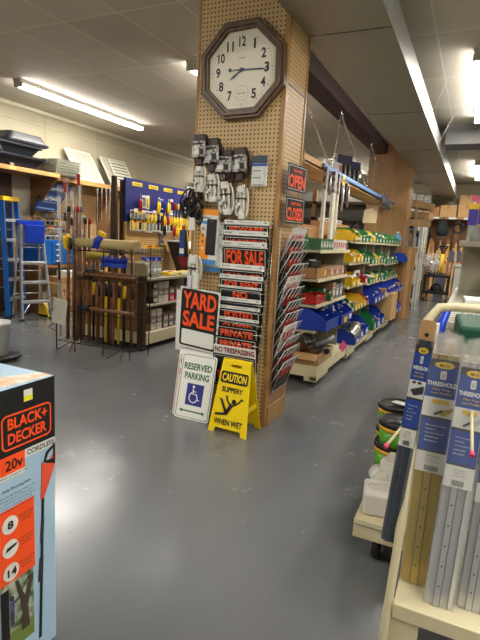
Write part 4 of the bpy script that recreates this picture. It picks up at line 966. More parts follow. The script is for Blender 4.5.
def bin_(label,x,y,z,w_,d_,h_,m,rz=R(90),group=None,fill=None,low=.45,tagc=white):
    t=T('shelf_bin',label,'storage bin',(x,y,z),rz=rz,group=group); th=.004
    sp=[(0,0),(d_,0),(d_,h_),(d_*.35,h_),(0,h_*low)]
    a=MB(); a.bb(-w_/2,w_/2,0,d_,0,th,m)
    for s in(-1,1): a.prism(sp,(s*(w_/2)-(th if s>0 else 0),0,0),Y_,Z_,X_,th,m)
    a.bb(-w_/2,w_/2,d_-th,d_,0,h_,m); a.bb(-w_/2,w_/2,0,th,0,h_*low,m)
    a.bb(-w_/2-.003,w_/2+.003,-.004,.004,h_*low-.012,h_*low,m); a.bb(-w_/2-.004,-w_/2+.002,d_*.35,d_,h_-.01,h_,m); a.bb(w_/2-.002,w_/2+.004,d_*.35,d_,h_-.01,h_,m)
    a.build('bin_shell',t)
    if tagc is not None:
        a=MB(); a.bb(-w_*.2,w_*.2,-.006,-.003,h_*.08,h_*low*.7,tagc); a.build('label_card',t)
    if fill: fill(x,y,z,w_,d_,h_,rz)
    return t
fillers=[]
fillm=[mat('assorted_fittings_grey',(150,150,150),.4,.4,var=.4,scale=60),mat('assorted_fittings_white',(214,212,204),.4,var=.15,scale=40),mat('assorted_fittings_brass',(176,140,80),.35,.5,var=.3,scale=50)]
fills={}
def heap(key,m=None,amt=.55):
    def f(x,y,z,w_,d_,h_,rz):
        mb=fills.setdefault(key,MB()); Rm=Matrix.Rotation(rz,3,'Z')
        for i in range(16):
            p=Vector((random.uniform(-w_/2+.02,w_/2-.02),random.uniform(.03,d_*.75),random.uniform(h_*.3,h_*amt+.02)))
            q=Rm@p+Vector((x,y,z)); s=random.uniform(.012,.03)
            e=Euler((random.random()*3,random.random()*3,random.random()*3)).to_matrix()
            mm=m or random.choice(fillm)
            if i%2: mb.box(q,(s,s*1.6,s),mm,e)
            else: mb.tube([q,q+e@Vector((0,0,s*2))],s*.45,mm,6)
    return f
G='bins on the {} shelf of the aisle units'
def row(name,z,ys,x,d=.28,h=.145):
    cnt={}
    seen=0
    for (y,w_,c) in ys:
        seen+=1
        nm={'y':'yellow','g':'green','b':'blue','r':'red'}[c]; m={'y':binyel,'g':bingreen,'b':binblue,'r':binred}[c]
        k=cnt.get(c,0); cnt[c]=k+1
        bin_(f'{nm} bin, {ORD[k]} {nm} one from near end, {name}',x,y,z,w_*.9,d,h,m,group=G.format(name),fill=heap(name))
row('top shelf',1.377,[(5.15,.2,'y'),(5.74,.16,'g'),(5.88,.14,'y'),(6.06,.16,'g'),(6.26,.18,'g'),(6.46,.16,'g'),(6.74,.2,'y'),(6.96,.2,'g'),(7.2,.22,'g'),(7.48,.22,'g'),(7.76,.22,'g'),(8.05,.24,'g'),(8.34,.24,'g'),(8.64,.24,'g'),(8.94,.24,'g'),(9.22,.22,'g')][1:],-1.235)
bin_('large yellow bin at the near end of the long top shelf of bins',-1.22,5.56,1.377,.16,.3,.12,binyel,fill=heap('top shelf'))
row('second shelf from the top',1.132,[(5.62,.2,'y'),(5.84,.18,'y'),(6.04,.16,'y'),(6.25,.16,'g'),(6.44,.16,'g')],-1.23)
row('second shelf of the farther units',1.092,[(6.75,.2,'g'),(6.97,.18,'g'),(7.22,.16,'y'),(7.45,.2,'g'),(7.7,.2,'g')],-1.23)
row('second shelf of the farthest unit',1.062,[(8.0,.22,'g'),(8.25,.2,'g'),(8.5,.2,'g'),(8.76,.2,'g'),(9.02,.2,'g')],-1.23,h=.11)
row('middle shelf of the second unit',.862,[(5.66,.22,'y'),(5.9,.2,'y'),(6.36,.2,'r')],-1.22)
row('middle shelf of the third unit',.832,[(6.74,.2,'g'),(6.95,.2,'g'),(7.18,.18,'y'),(7.4,.2,'g'),(7.64,.2,'g')],-1.23,h=.13)
row('middle shelf of the farthest unit',.812,[(8.0,.22,'g'),(8.25,.22,'g'),(8.5,.22,'g'),(8.76,.22,'g'),(9.05,.22,'g')],-1.23,h=.12)
row('lower shelf of the second unit',.562,[(5.62,.22,'g'),(5.82,.14,'y'),(5.98,.14,'y'),(6.14,.14,'y'),(6.34,.16,'y'),(6.51,.15,'r')],-1.2)
row('lower shelf of the third unit',.562,[(6.76,.24,'b'),(7.02,.24,'b'),(7.28,.2,'b'),(7.66,.26,'b')],-1.14,d=.38,h=.2)
row('lower shelf of the farthest unit',.562,[(8.0,.26,'b'),(8.3,.26,'b'),(8.62,.28,'b'),(8.95,.28,'b'),(9.25,.24,'b')],-1.12,d=.38,h=.2)
row('bottom deck of the second unit',.202,[(6.05,.26,'b'),(6.35,.26,'b')],-1.15,d=.4,h=.22)
row('bottom deck of the third unit',.202,[(6.76,.22,'g'),(7.06,.3,'b'),(7.4,.3,'b')],-1.12,d=.4,h=.24)
row('bottom deck of the farthest unit',.202,[(8.35,.3,'b'),(8.7,.3,'b'),(9.05,.3,'b')],-1.1,d=.4,h=.26)
bin_('very large blue bin on the lower shelf of the nearest unit',-1.15,4.56,.532,.46,.45,.2,binblue,tagc=None,fill=heap('big blue bins',fillm[0],.8),low=.5)
bin_('blue bin with a yellow tag right behind the very large blue bin',-1.13,4.98,.532,.32,.45,.2,binblue,tagc=capy,fill=heap('big blue bins',fillm[0],.9),low=.5)
bin_('blue bin, third along the lower shelf of the nearest unit',-1.15,5.28,.532,.24,.4,.2,binblue,fill=heap('big blue bins',fillm[0],.8))
bin_('long dark green bin behind the red bin on the nearest unit',-1.42,4.6,.767,.5,.3,.15,bingreen,tagc=None,fill=heap('middle shelf nearest'))
bin_('red bin with three white labels on the nearest unit',-1.28,4.55,.767,.34,.14,.09,binred,tagc=None,low=.8,fill=heap('middle shelf nearest'))
for k in range(3):
    pass
bin_('green bin at the far side of the red bin on the nearest unit',-1.25,4.82,.767,.12,.3,.12,bingreen,fill=heap('middle shelf nearest'))
bin_('blue bin hanging off the far end of the aisle shelves at the pillar',-1.1,9.3,1.065,.22,.2,.16,binblue,tagc=None)
for k,mb in fills.items():
    tag(mb.build('assorted_fittings'),f'assorted small hardware lying in the bins of the {k}','fittings',kind='stuff')
cP=col
# cartons etc on nearest unit
for i,y in enumerate((4.42,4.51,4.6,4.69,4.78,4.87,4.96,5.05,5.14,5.23,5.32)):
    gr=i<5
    smallbox(f'small {"green" if gr else "white"} carton, {ORD[i]} from near end, top shelf of the nearest unit',-1.275,y,1.272,.078,.14,.105,(60,110,74) if gr else (214,206,196),(206,214,200) if gr else (190,120,120),'small cartons on the top shelf of the nearest unit')
t=T('green_funnel','green pointed wedge standing at the near corner of the top shelf','funnel',(-1.42,4.4,1.272)); a=MB(); a.lathe([(.07,0),(.06,.02),(.012,.13),(.006,.15)],(0,0,0),col(50,110,70),12); a.build('cone',t); a=MB(); a.lathe([(.075,0),(.075,.01)],(0,0,0),col(40,90,60),12); a.build('rim',t)
t=T('open_carton','open brown carton tray with a yellow sticker on the nearest unit','box',(-1.28,4.5,1.007),rz=R(90)); a=MB(); a.bb(-.17,.17,0,.36,0,.004,cardb); a.bb(-.17,.17,0,.004,0,.1,cardb); a.bb(-.17,.17,.356,.36,0,.1,cardb); a.bb(-.17,-.166,0,.36,0,.1,cardb); a.bb(.166,.17,0,.36,0,.1,cardb); a.build('tray',t); a=MB(); a.box((.12,-.001,.05),(.07,.002,.05),capy); a.build('sticker',t)
t=T('black_tray_item','black ribbed item standing in the open brown carton','tray',(-1.46,4.5,1.03)); a=MB(); a.box((0,0,.07),(.25,.28,.14),black); a.build('body',t,bevel=.01); a=MB(); a.box((.1,-.05,.145),(.04,.1,.01),white); a.build('label_patch',t)
for i,y in enumerate((4.74,4.85,4.96,5.07,5.18,5.3)):
    smallbox(f'brown and white carton, {ORD[i]} beyond the open tray on the nearest unit',-1.275,y,1.007,.095,.2,.1,(176,140,104),(214,206,200) if i%2 else (180,80,80),'cartons beyond the open tray on the nearest unit')
for i,y in enumerate((4.98,5.12,5.28)):
    smallbox(f'{("brown","grey","grey")[i]} tall carton, {ORD[i]} beyond the green bins on the nearest unit',-1.27,y,.767,.12,.3,.17 if i==0 else .14,(150,112,76) if i==0 else (120,120,118),(214,210,200),None)
# box of pipe elbows on the deck
t=T('open_carton','open cardboard box with grey plastic pipe elbows on the lowest deck of the nearest unit','box',(-1.2,4.6,.202),rz=R(90))
a=MB(); a.bb(-.26,.24,0,.36,0,.004,cardb2); a.bb(-.26,.24,0,.004,0,.11,cardb2); a.bb(-.26,.24,.356,.36,0,.11,cardb2); a.bb(-.26,-.256,0,.36,0,.11,cardb2); a.bb(.236,.24,0,.36,0,.11,cardb2); a.build('box',t)
a=MB(); a.prism([(0,0),(.36,0),(.36,.09),(0,.09)],(-.26,0,.11),Y_,Vector((-.75,0,-.55)),X_,.004,cardb2); a.text('CONDUIT',(-.268,.33,.06),NY,Z_,.2,.03,inkm,.0); a.build('flap',t)
pipeg=mat('grey_pvc',(120,122,126),.35,var=.1)
for i,(x,y,z,rz,s) in enumerate(((-1.3,4.5,.32,.4,1),(-1.42,4.62,.36,1.6,1.1),(-1.36,4.72,.34,2.4,.9),(-1.5,4.5,.33,3.6,1),(-1.28,4.66,.38,5.0,.95),(-1.45,4.42,.4,.9,1.0))):
    t=T('pipe_elbow',f'grey pipe elbow, {ORD[i]} of six heaped in the open cardboard box','pipe elbow',(x,y,z),rz=rz,rx=R(20*(i%3)),group='grey pipe elbows in the cardboard box')
    a=MB(); pts=[(.12*s*math.cos(k*math.pi/14),.12*s*math.sin(k*math.pi/14),0) for k in range(8)]
    a.tube([(pts[0][0],-.05,0)]+pts+[(-.04,pts[-1][1],0)],.03,pipeg,12); a.build('elbow',t)
    a=MB(); a.tube([(pts[0][0],-.052,0),(pts[0][0],-.02,0)],.034,pipeg,12); a.build('socket',t)
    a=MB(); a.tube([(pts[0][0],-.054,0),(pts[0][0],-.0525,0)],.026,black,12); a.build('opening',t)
t=T('pink_tag','bright pink diamond price card on the lowest deck of the nearest unit','tag',(-1.16,5.02,.24),rz=R(60),ry=R(45)); a=MB(); a.box((0,0,.05),(.09,.003,.09),col(236,90,150)); a.build('card',t); a=MB(); a.tube([(0,.004,.05),(0,.02,.0)],.002,steel,5); a.build('clip',t)
t=T('duct_pipe','shiny silver duct elbow lying in front of the dark reel on the second unit deck','duct pipe',(-1.2,5.68,.29)); a=MB(); a.tube([(0,-.12,-.02),(0,-.02,.0),(.02,.08,.04),(0,.14,.1)],.075,chrome,16); a.build('pipe',t); a=MB(); a.tube([(0,-.125,-.02),(0,-.1,-.02)],.079,steel,16); a.build('rim',t)
t=T('hose_reel','dark grey coiled hose on the deck behind the silver duct','hose',(-1.38,5.85,.28)); a=MB()
for k in range(5): a.tube([((.15-.012*k)*math.cos(j*math.pi/10),(.15-.012*k)*math.sin(j*math.pi/10),.03*k) for j in range(20)],.016,graymet,6,closed=True)
a.build('coil',t); a=MB(); a.box((0,0,-.03),(.28,.28,.03),black); a.build('base',t)
bin_('blue box printed in white holding the silver duct on the second unit deck',-1.12,5.66,.202,.26,.36,.17,binblue,tagc=white)
t=T('grey_hose_loop','grey curved gutter piece over the yellow bins on the second unit','pipe',(-1.3,6.12,.865),rz=R(90)); a=MB(); a.tube([(-.17,0,0),(-.17,0,.08),(-.1,0,.14),(.1,0,.14),(.17,0,.08),(.17,0,0)],.02,col(170,170,168),8); a.build('loop',t); a=MB(); a.box((-.17,0,.006),(.06,.08,.012),col(150,150,148)); a.build('foot',t)
t=carton('cardboard_box','tall cardboard box between the blue bins on the bottom deck','box',(-1.22,7.95,.202),(.32,.34,.42),cardb2,rz=R(84))
for i,(y,z) in enumerate(((7.3,.565),(8.75,.565))):
    t=T('brown_packet',f'torn brown cardboard tray among the blue bins, {"nearer" if i==0 else "farther"} one','packet',(-1.13,y+.18,z),rz=R(90)); a=MB(); a.bb(-.05,.05,0,.25,0,.15,cardb); a.build('tray',t); a=MB(); a.box((0,-.002,.07),(.06,.002,.05),white); a.build('label_card',t)
# long cardboard carton row standing on top at the back
t=carton('cardboard_box','long brown cardboard box standing behind the top bins','box',(-1.665,6.1,1.377),(.16,1.2,.2),cardb)
t=carton('cardboard_box','brown cardboard box behind the green bins on the top shelf','box',(-1.67,4.9,1.272),(.16,.9,.24),cardb)
for i in range(6):
    smallbox(f'small white packet, {ORD[i]} from the near end on the long brown box',-1.62,5.75+.13*i,1.577,.1,.1,.05,(206,200,194),(190,60,60) if i%2 else (60,90,160),'white packets on top of the long brown box')
t=T('blue_jug','pale blue jug at the far end of the top shelf','jug',(-1.3,9.28,1.372)); a=MB(); a.lathe([(.07,0),(.075,.1),(.06,.15),(.02,.18),(.02,.21)],(0,0,0),col(90,150,200),14); a.build('jug',t); a=MB(); a.lathe([(.024,.2),(.024,.225)],(0,0,0),white,10); a.build('cap',t)

# ------------------------------------------------------------------ hanging shelf on chains
HX0,HX1=-1.82,-1.5
hy0=4.42; hy1=9.35; HZ=2.08
t=T('hanging_shelf','pine shelf hanging on chains from the maroon beam over the aisle units','shelf',((HX0+HX1)/2,hy0,HZ))
hw=(HX1-HX0)/2; L_=hy1-hy0
a=MB(); a.bb(-hw,hw,0,L_,-.02,0,pine); a.build('board',t); a=MB(); a.bb(hw-.02,hw,0,L_,-.03,.055,pine); a.build('front_rail',t,bevel=.002); a=MB(); a.bb(-hw,hw,-.02,0,-.03,.07,pine); a.build('end_board',t,bevel=.002); a=MB(); a.bb(-hw,-hw+.02,0,L_,-.03,.055,pine); a.build('back_rail',t)
a=MB(); a.bb(hw,hw+.025,.55,L_-.15,.0,.05,mat('blue_rail',(70,130,196),.35)); a.build('blue_rail',t,bevel=.006)
def chain(par,p,q,name='chain'):
    a=MB(); p,q=Vector(p),Vector(q); n=int((q-p).length/.034); u=(q-p).normalized(); s1=u.orthogonal().normalized(); s2=u.cross(s1)
    for i in range(n):
        c=p+(q-p)*((i+.5)/n); s_=s1 if i%2 else s2
        a.tube([c+u*(.022*math.cos(k*math.pi/4))+s_*(.011*math.sin(k*math.pi/4)) for k in range(8)],.005,chrome,4,closed=True)
    return a.build(name,par)
ox=(HX0+HX1)/2
for i,(hy,sp) in enumerate(((4.55,(.75,)),(6.35,(.95,.9)),(8.3,(1.0,.85)))):
    zt=2.98-HZ
    for j,s_ in enumerate(((1,) if i==0 else (-1,1))):
        for sx in (1,):
            dy=sp[min(j,len(sp)-1)]*s_
            chain(t,(-1.72-ox,hy-hy0,zt-.05),(hw-.01,min(hy+dy,hy1-.1)-hy0,.05))
    a=MB(); a.tube([(-1.72-ox,hy-hy0,zt),(-1.72-ox,hy-hy0,zt-.03),(-1.72-ox+.02,hy-hy0,zt-.05),(-1.72-ox,hy-hy0,zt-.07),(-1.72-ox-.012,hy-hy0,zt-.055)],.005,chrome,6); a.build('ceiling_hook',t)
# boxed tools standing on the hanging shelf
for i,(y,c) in enumerate(((6.25,(46,40,86)),(6.75,(40,44,90)))):
    t=T('tool_package',f'tall black and purple tool package on the hanging shelf, {"nearer" if i==0 else "farther"} one','package',(-1.6,y,HZ),rz=R(60))
    a=MB(); a.bb(-.13,.13,0,.04,.0,.34,black); a.build('card',t); a=MB(); a.bb(-.12,.12,-.003,0,.24,.33,col(*c)); a.build('header',t)
    for k in range(3):
        a=MB(); a.tube([(-.08+.08*k,-.02,.03),(-.08+.08*k,-.02,.23)],[.016,.008],alu,8); a.build('tool',t)
t=T('white_packet','white and red packs standing on the hanging shelf before the purple packages','packet',(-1.6,5.85,HZ),rz=R(80)); a=MB(); a.bb(-.18,.18,0,.08,0,.2,white); a.build('box',t,bevel=.004); a=MB(); a.bb(.1,.18,-.002,0,.02,.18,binred); a.build('printing',t)
t=T('metal_basket','small wire items piled at the far end of the hanging shelf','basket',(-1.6,8.6,HZ)); a=MB()
for k in range(6): a.tube([(.1*math.cos(j*math.pi/5),.14*math.sin(j*math.pi/5),.01+.02*k) for j in range(10)],.004,steel,5,closed=True)
a.build('wires',t); a=MB(); a.box((0,0,.004),(.2,.28,.008),steel); a.build('base',t)
# items hanging below it
def hang(name,label,cat,y,x=-1.47,group=None):
    t=T(name,label,cat,(x,y,HZ+.01),group=group); return t
pvcw=mat('white_pvc_strip',(216,212,196),.35)
for i,(y,w_,l) in enumerate(((4.98,.055,.66),(5.32,.1,.64),(5.48,.05,.6))):
    t=hang('plastic_strip',f'long white plastic strip hanging down from the hanging shelf, {("narrow, nearest","wide, middle","narrow, farthest")[i]}','plastic strip',y)
    a=MB(); a.bb(0,.03,-w_/2,w_/2,-.1-l,-.1,pvcw); a.build('strip',t,bevel=.004)
    a=MB(); a.bb(-.003,.033,-w_*.55,w_*.55,-.22,.0,mat('dark_red_card_%d'%i,(90,60,66),.4,c2=(186,180,176),scale=26)); a.build('card',t); a=MB(); a.tube([(0,0,0),(-.0,0,.03)],.003,chrome,5); a.build('hook',t)
for i,y in enumerate((5.15,5.62,5.72,5.86,5.98)):
    t=hang('carded_tool',f'dark carded tool hanging under the hanging shelf, {ORD[i]} from the near end','tool',y,group='carded tools under the hanging shelf')
    l=.2+.06*(i%3); a=MB(); a.bb(0,.006,-.045,.045,-.02-l,-.02,mat('dark_card_%d'%i,(50,40,44),.4,c2=(130,100,104),scale=30)); a.build('card',t)
    a=MB(); a.tube([(.015,0,-l*.3),(.015,.0,-l-.06)],.013,[steel,black,alu,black,steel][i],7); a.build('tool',t)
t=hang('price_tag','yellow price tag hanging from the front rail of the hanging shelf','tag',5.75,x=-1.465); a=MB(); a.bb(0,.003,-.05,.05,-.1,.02,capy); a.build('tag',t); a=MB(); a.box((.004,0,-.04),(.001,.06,.03),inkm); a.build('print',t)
for k in range(9):
    y=8.1+.12*k
    t=T('wire_brush',f'grey wire whisk, {ORD[k]} from near side, far end of the hanging shelf','brush',(-1.46+.03*(k%3),y,HZ+.0-.03*(k%4)),group='wire whisks at the end of the hanging shelf')
    a=MB()
    for j in range(12):
        v=Vector((random.uniform(-1,1),random.uniform(-1,1),random.uniform(-1,.5))).normalized()*.09; a.tube([(0,0,0),v],[.008,.003],steel if j%2 else graymet,4)
    a.build('bristles',t); a=MB(); a.lathe([(.02,-.015),(.02,.015)],(0,0,0),graymet,8); a.build('hub',t)
# ================================================================== RIGHT FOREGROUND RACK
t=T('threshold_rack','cream display rack with a rounded tube frame and a wide base in the right foreground','display rack',(0,1.46,0))
oy=1.46
a=MB(); a.bb(-.1,1.1,0,.75,.2,.25,cream); a.build('base_deck',t,bevel=.003)
a=MB(); a.bb(-.112,-.02,.01,.1,.04,.2,cream); a.build('foot_block',t,bevel=.003)
a=MB(); a.bb(-.1,1.1,.4,.44,.04,.2,darkwood); a.build('cross_beam',t)
a=MB(); a.tube([(-.122,.0,.0),(-.118,.0,.15),(-.11,.04,.42),(-.109,.07,.7),(-.111,.12,1.06),(-.108,.135,1.13),(-.08,.16,1.17),(-.03,.17,1.175),(.3,.17,1.175),(1.0,.17,1.175)],.0135,cream,12); a.build('tube_frame',t)
for z in(.42,.66,.95):
    a=MB(); a.disc((-.112,.045,z),.006,'y',brownwood,10,.012); a.build('bolt',t)
a=MB(); a.tube([(-.1,.5,.25),(-.1,.5,1.0)],.012,cream,10); a.build('rear_post',t)
for i,(x,z,dx) in enumerate(((-.105,.83,-.06),(.045,.86,.012))):
    a=MB(); a.tube([(x,.09,z+.03),(x+dx,-.06,z-.05)],.0045,cream,8); p=a.build('peg',t); a=MB(); a.tube([(x+dx,-.056,z-.048),(x+dx*1.02,-.068,z-.054)],.0065,col(226,60,110),8); a.build('rubber_tip',p)
bluep=mat('package_blue_print',(40,74,158),.35,var=.03); darkp=mat('package_dark_print',(60,60,66),.35)
goldp=mat('package_gold_print',(226,190,60),.35)
def packet(label,bx,by,bz,tx,ty,tz,w_,body,hasdark=True,prof=True,th=.02,word='THRESHOLD',kraft=False,lab0=0.0):
    """long carded profile package standing from (bx,by,bz) up to (tx,ty,tz)"""
    p=Vector((bx,by,bz)); q=Vector((tx,ty,tz)); L_=(q-p).length; u=(q-p).normalized()
    rx=-math.asin(u.y); # lean back
    t=bpy.data.objects.new('threshold_package',None); COL.objects.link(t); tag(t,label,'package')
    xa=(X_-u*X_.dot(u)).normalized(); ya=u.cross(xa)
    t.matrix_world=Matrix(((xa.x,ya.x,u.x,p.x),(xa.y,ya.y,u.y,p.y),(xa.z,ya.z,u.z,p.z),(0,0,0,1)))
    top=L_
    a=MB()
    pl_=[(-w_/2,0),(-w_/2+.006,-th*.6),(-w_*.2,-th*.7),(-w_*.18,-th),(w_*.02,-th),(w_*.04,-th*.75),(w_*.3,-th*.7),(w_*.32,-th*.9),(w_/2-.004,-th*.5),(w_/2,0)]
    a.prism(pl_,(0,0,0),X_,Y_,Z_,L_-.06,body); a.bb(-w_*.2,-w_*.185,-th-.0012,-th+.002,0,L_-.06,darkp); a.bb(w_*.03,w_*.045,-th-.0012,-th+.002,0,L_-.06,darkp); a.bb(w_*.3,w_*.31,-th*.9-.001,-th*.7,0,L_-.06,darkp); a.build('profile',t)
    a=MB()
    for k in range(6): a.disc((-w_*.08 if k%2 else -w_*.08,-th-.0006,L_*(.08+.08*k)),.0028,'y',black,8,.0008)
    a.build('screw_holes',t)
    z0=L_*.47
    a=MB(); y=-th-.0015
    cf=(.5*L_-.05)/.47
    def sq(mb):
        for v in mb.v: v.z=L_-.075-(L_-.075-v.z)*cf
    def b(x0,x1,z0_,z1_,m,d=0): a.bb(x0*w_,x1*w_,y-d-.0005,y-d,z0_,z1_,m)
    lw=.47
    zt=L_-.075; zm=L_-.34; 
    b(-lw,lw,zt-.03,zt,darkp); b(-lw,lw,zt-.155,zt-.03,bluep); b(-lw,lw,zt-.235,zt-.155,white); b(-lw,lw,zt-.245,zt-.235,darkp)
    b(-lw,lw,zt-.375,zt-.245,bluep); b(-lw,lw,zt-.383,zt-.375,darkp); b(-lw,lw,zt-.47,zt-.383,white)
    sq(a); a.build('printed_card',t)
    a=MB()
    a.prism([(x*w_*.28,zt-.022+z*.014) for x,z in [(math.cos(k*.5236),math.sin(k*.5236)) for k in range(12)]],(0,y-.0008,0),X_,Z_,NY,.0006,goldp)
    a.text('M-D',(-w_*.13,y-.0018,zt-.028),X_,Z_,w_*.26,.01,inkm,.02)
    a.prism([(x*.5,z+zt-.062) for x,z in rrect(w_*.34,.034,.006)],(0,y-.0008,0),X_,Z_,NY,.0006,white); a.text('U',(-w_*.04,y-.0018,zt-.072),X_,Z_,w_*.08,.018,bluep,.02)
    a.text(word,(-w_*.42,y-.0012,zt-.108),X_,Z_,w_*.84,.018,signwhite,.035)
    a.text('Flat Top',(-w_*.25,y-.0012,zt-.127),X_,Z_,w_*.5,.01,goldp,.02); a.text('Low Profile',(-w_*.28,y-.0012,zt-.14),X_,Z_,w_*.56,.009,goldp,.02)
    if prof:
        b(-.22,.25,zt-.18,zt-.163,goldp,.0008)
        a.prism([(-w_*.1,zt-.215),(w_*.1,zt-.205),(w_*.42,zt-.185),(w_*.44,zt-.195),(w_*.15,zt-.228)],(0,y-.0008,0),X_,Z_,NY,.0006,body)
        a.prism([(-w_*.15,zt-.222),(w_*.1,zt-.2),(w_*.12,zt-.21),(-w_*.1,zt-.228)],(0,y-.0012,0),X_,Z_,NY,.0006,darkp)
    else:
        for s in(-.2,.12): a.disc((s*w_,y-.001,zt-.165),.006,'y',darkp,10,.0006)
        a.prism([(-w_*.35,zt-.2),(w_*.4,zt-.175),(w_*.42,zt-.21),(-w_*.1,zt-.225)],(0,y-.001,0),X_,Z_,NY,.0006,darkp)
    for k,(s,ww) in enumerate((('Multi purpose threshold',.75),('Interlocking',.4),('Easy to cut and install with',.72),('screws included',.5),('Made of aluminium',.48))):
        a.text(s,(-w_*.3,y-.0012,zt-.275-.016*k),X_,Z_,w_*ww*.75,.007,signwhite,.01)
    for k in range(3): a.text(('MULTI PURPOSE','Length 36 in','Cut to fit')[k],(-w_*.2,y-.0012,zt-.402-.011*k),X_,Z_,w_*.4,.005,inkm,0)
    for k in range(9): a.bb(-w_*.2+k*w_*.045,-w_*.2+k*w_*.045+w_*.02,y-.0012,y-.0006,zt-.462,zt-.44,inkm)
    sq(a); a.build('lettering',t)
    if kraft:
        a=MB(); a.prism([(x,z+L_-.045) for x,z in rrect(w_*.9,.085,.014)],(0,-.002,0),X_,Z_,NY,.004,cardb2); a.build('kraft_header',t)
        a=MB(); a.disc((0,-.0075,L_-.045),.006,'y',black,12,.001); a.build('hang_hole',t)
    else:
        a=MB(); a.prism([(-w_*.55,0),(w_*.55,0),(w_*.55,L_-.03),(w_*.42,L_+.005),(0,L_+.015),(-w_*.42,L_+.005),(-w_*.55,L_-.03)],(0,.004,0),X_,Z_,NY,th+.008,clear); a.build('clear_sleeve',t)
        a=MB(); a.prism([(-w_*.52,L_-.075),(w_*.52,L_-.075),(w_*.5,L_-.03),(w_*.36,L_),(0,L_+.01),(-w_*.36,L_),(-w_*.5,L_-.03)],(0,.002,0),X_,Z_,NY,th+.002,crink); a.build('crinkled_top',t)
    return t
packet('slim dark grey strip package with a kraft header, leftmost on the foreground rack',-.142,1.52,.42,-.092,1.44,1.155,.047,graymet,prof=False,kraft=True,th=.012,word='WEDGE-ON')
packet('gold threshold package, second from the left on the foreground rack',-.047,1.6,.252,-.043,1.63,1.085,.105,gold)
packet('silver threshold package, right of the gold one on the foreground rack',.026,1.53,.252,.044,1.57,1.085,.085,alu)
packet('silver threshold package at the right edge of the photo, right of the other silver one',.118,1.56,.252,.135,1.6,1.0,.085,alu,prof=True)
packet('gold threshold package standing right behind the front gold one',-.048,1.65,.252,-.045,1.68,1.07,.09,gold)
packet('silver threshold package standing right behind the front silver one',.045,1.6,.252,.06,1.64,1.07,.08,alu)
# green mat box and blue tool behind the packages, lying on the shelf below the tube
GZ=.985
t=T('lower_shelf','cream slatted shelf behind the foreground threshold packages','shelf',(.45,1.98,0))
a=MB(); a.bb(-.48,.6,-.16,.5,GZ-.03,GZ,cream); a.build('board',t); 
for s in(-.42,.55):
    a=MB(); a.bb(s-.02,s+.02,.4,.45,0,GZ-.03,cream); a.build('leg',t)
t=T('green_case','dark green plastic case with a black latch behind the threshold packages','case',(.17,2.02,GZ+.001),rz=R(4))
gm=mat('dark_green_case',(6,72,48),.6,var=.06)
a=MB(); a.bb(-.2,.3,-.15,.22,0,.1,gm); a.build('case',t,bevel=.012)
a=MB(); a.bb(-.02,.16,-.04,.12,.1,.108,mat('latch_plate',(30,50,44),.4)); a.build('recess_plate',t,bevel=.003); a=MB(); a.box((.02,.02,.114),(.11,.035,.012),black,Matrix.Rotation(R(35),3,'Z')); a.build('latch',t)
t=T('blue_clamp','blue and white plastic tool standing behind the rack tube','tool',(-.085,2.0,GZ)); a=MB(); a.tube([(-.01,-.03,.0),(0,0,.08),(.02,.03,.15)],[.02,.018,.012],capb,8); a.build('handle',t); a=MB(); a.box((-.01,-.03,.05),(.012,.03,.07),white); a.build('jaw',t)
t=T('white_bag','white wrapped packet with a yellow spot on the shelf behind the tube','packet',(-.0,1.9,GZ)); a=MB(); a.bb(-.06,.02,-.04,.05,0,.04,white); a.build('packet',t,bevel=.01); a=MB(); a.box((-.03,-.041,.02),(.03,.002,.02),capy); a.build('spot',t)
# ------------------------------------------------------------------ grey shelf bay beyond it
t=T('gondola_shelf','putty grey store shelf running along the right side of the aisle','shelf unit',(-.13,2.6,0))
a=MB(); a.bb(0,1.1,0,2.4,.965,.995,shelfm); a.build('middle_shelf',t,bevel=.003)
a=MB(); 
for k in range(24): a.bb(.03,1.0,.05+.098*k,.06+.098*k,.995,.997,panelm)
a.build('shelf_ribs',t)
a=MB(); a.bb(0.03,.55,2.15,2.17,.0,1.37,shelfm); a.build('end_panel',t)
a=MB(); a.bb(0,.5,1.85,2.5,1.375,1.42,shelfm); a.build('upper_shelf',t,bevel=.004)
a=MB(); a.bb(0,1.1,0,2.4,.0,.18,shelfm); a.build('base',t)
a=MB(); a.bb(.55,.58,0,2.4,.18,1.95,panelm); a.build('spine',t)
a=MB(); a.bb(.05,.07,.3,.32,.18,.965,shelfm); a.build('post',t)
def labbox(b,w_,d_,h_):
    b.text('COUPLE',(-w_*.42,-d_/2-.001,h_*.5),X_,Z_,w_*.7,h_*.2,inkm,.03); b.text('GROUND',(-w_*.42,-d_/2-.001,h_*.24),X_,Z_,w_*.7,h_*.2,inkm,.03)
carton('white_box','white carton with two lines of black print on the right-hand grey shelf','box',(.055,2.65,.997),(.16,.2,.12),white,rz=R(4),print_=labbox)
t=T('green_tub','small green tub beyond the white carton on the grey shelf','lid',(.09,3.2,.997)); a=MB(); a.lathe([(.06,0),(.06,.07),(.05,.08)],(0,0,0),signgrn,14); a.build('tub',t); a=MB(); a.lathe([(.063,.07),(.063,.085)],(0,0,0),col(20,120,80),14); a.build('lid',t)
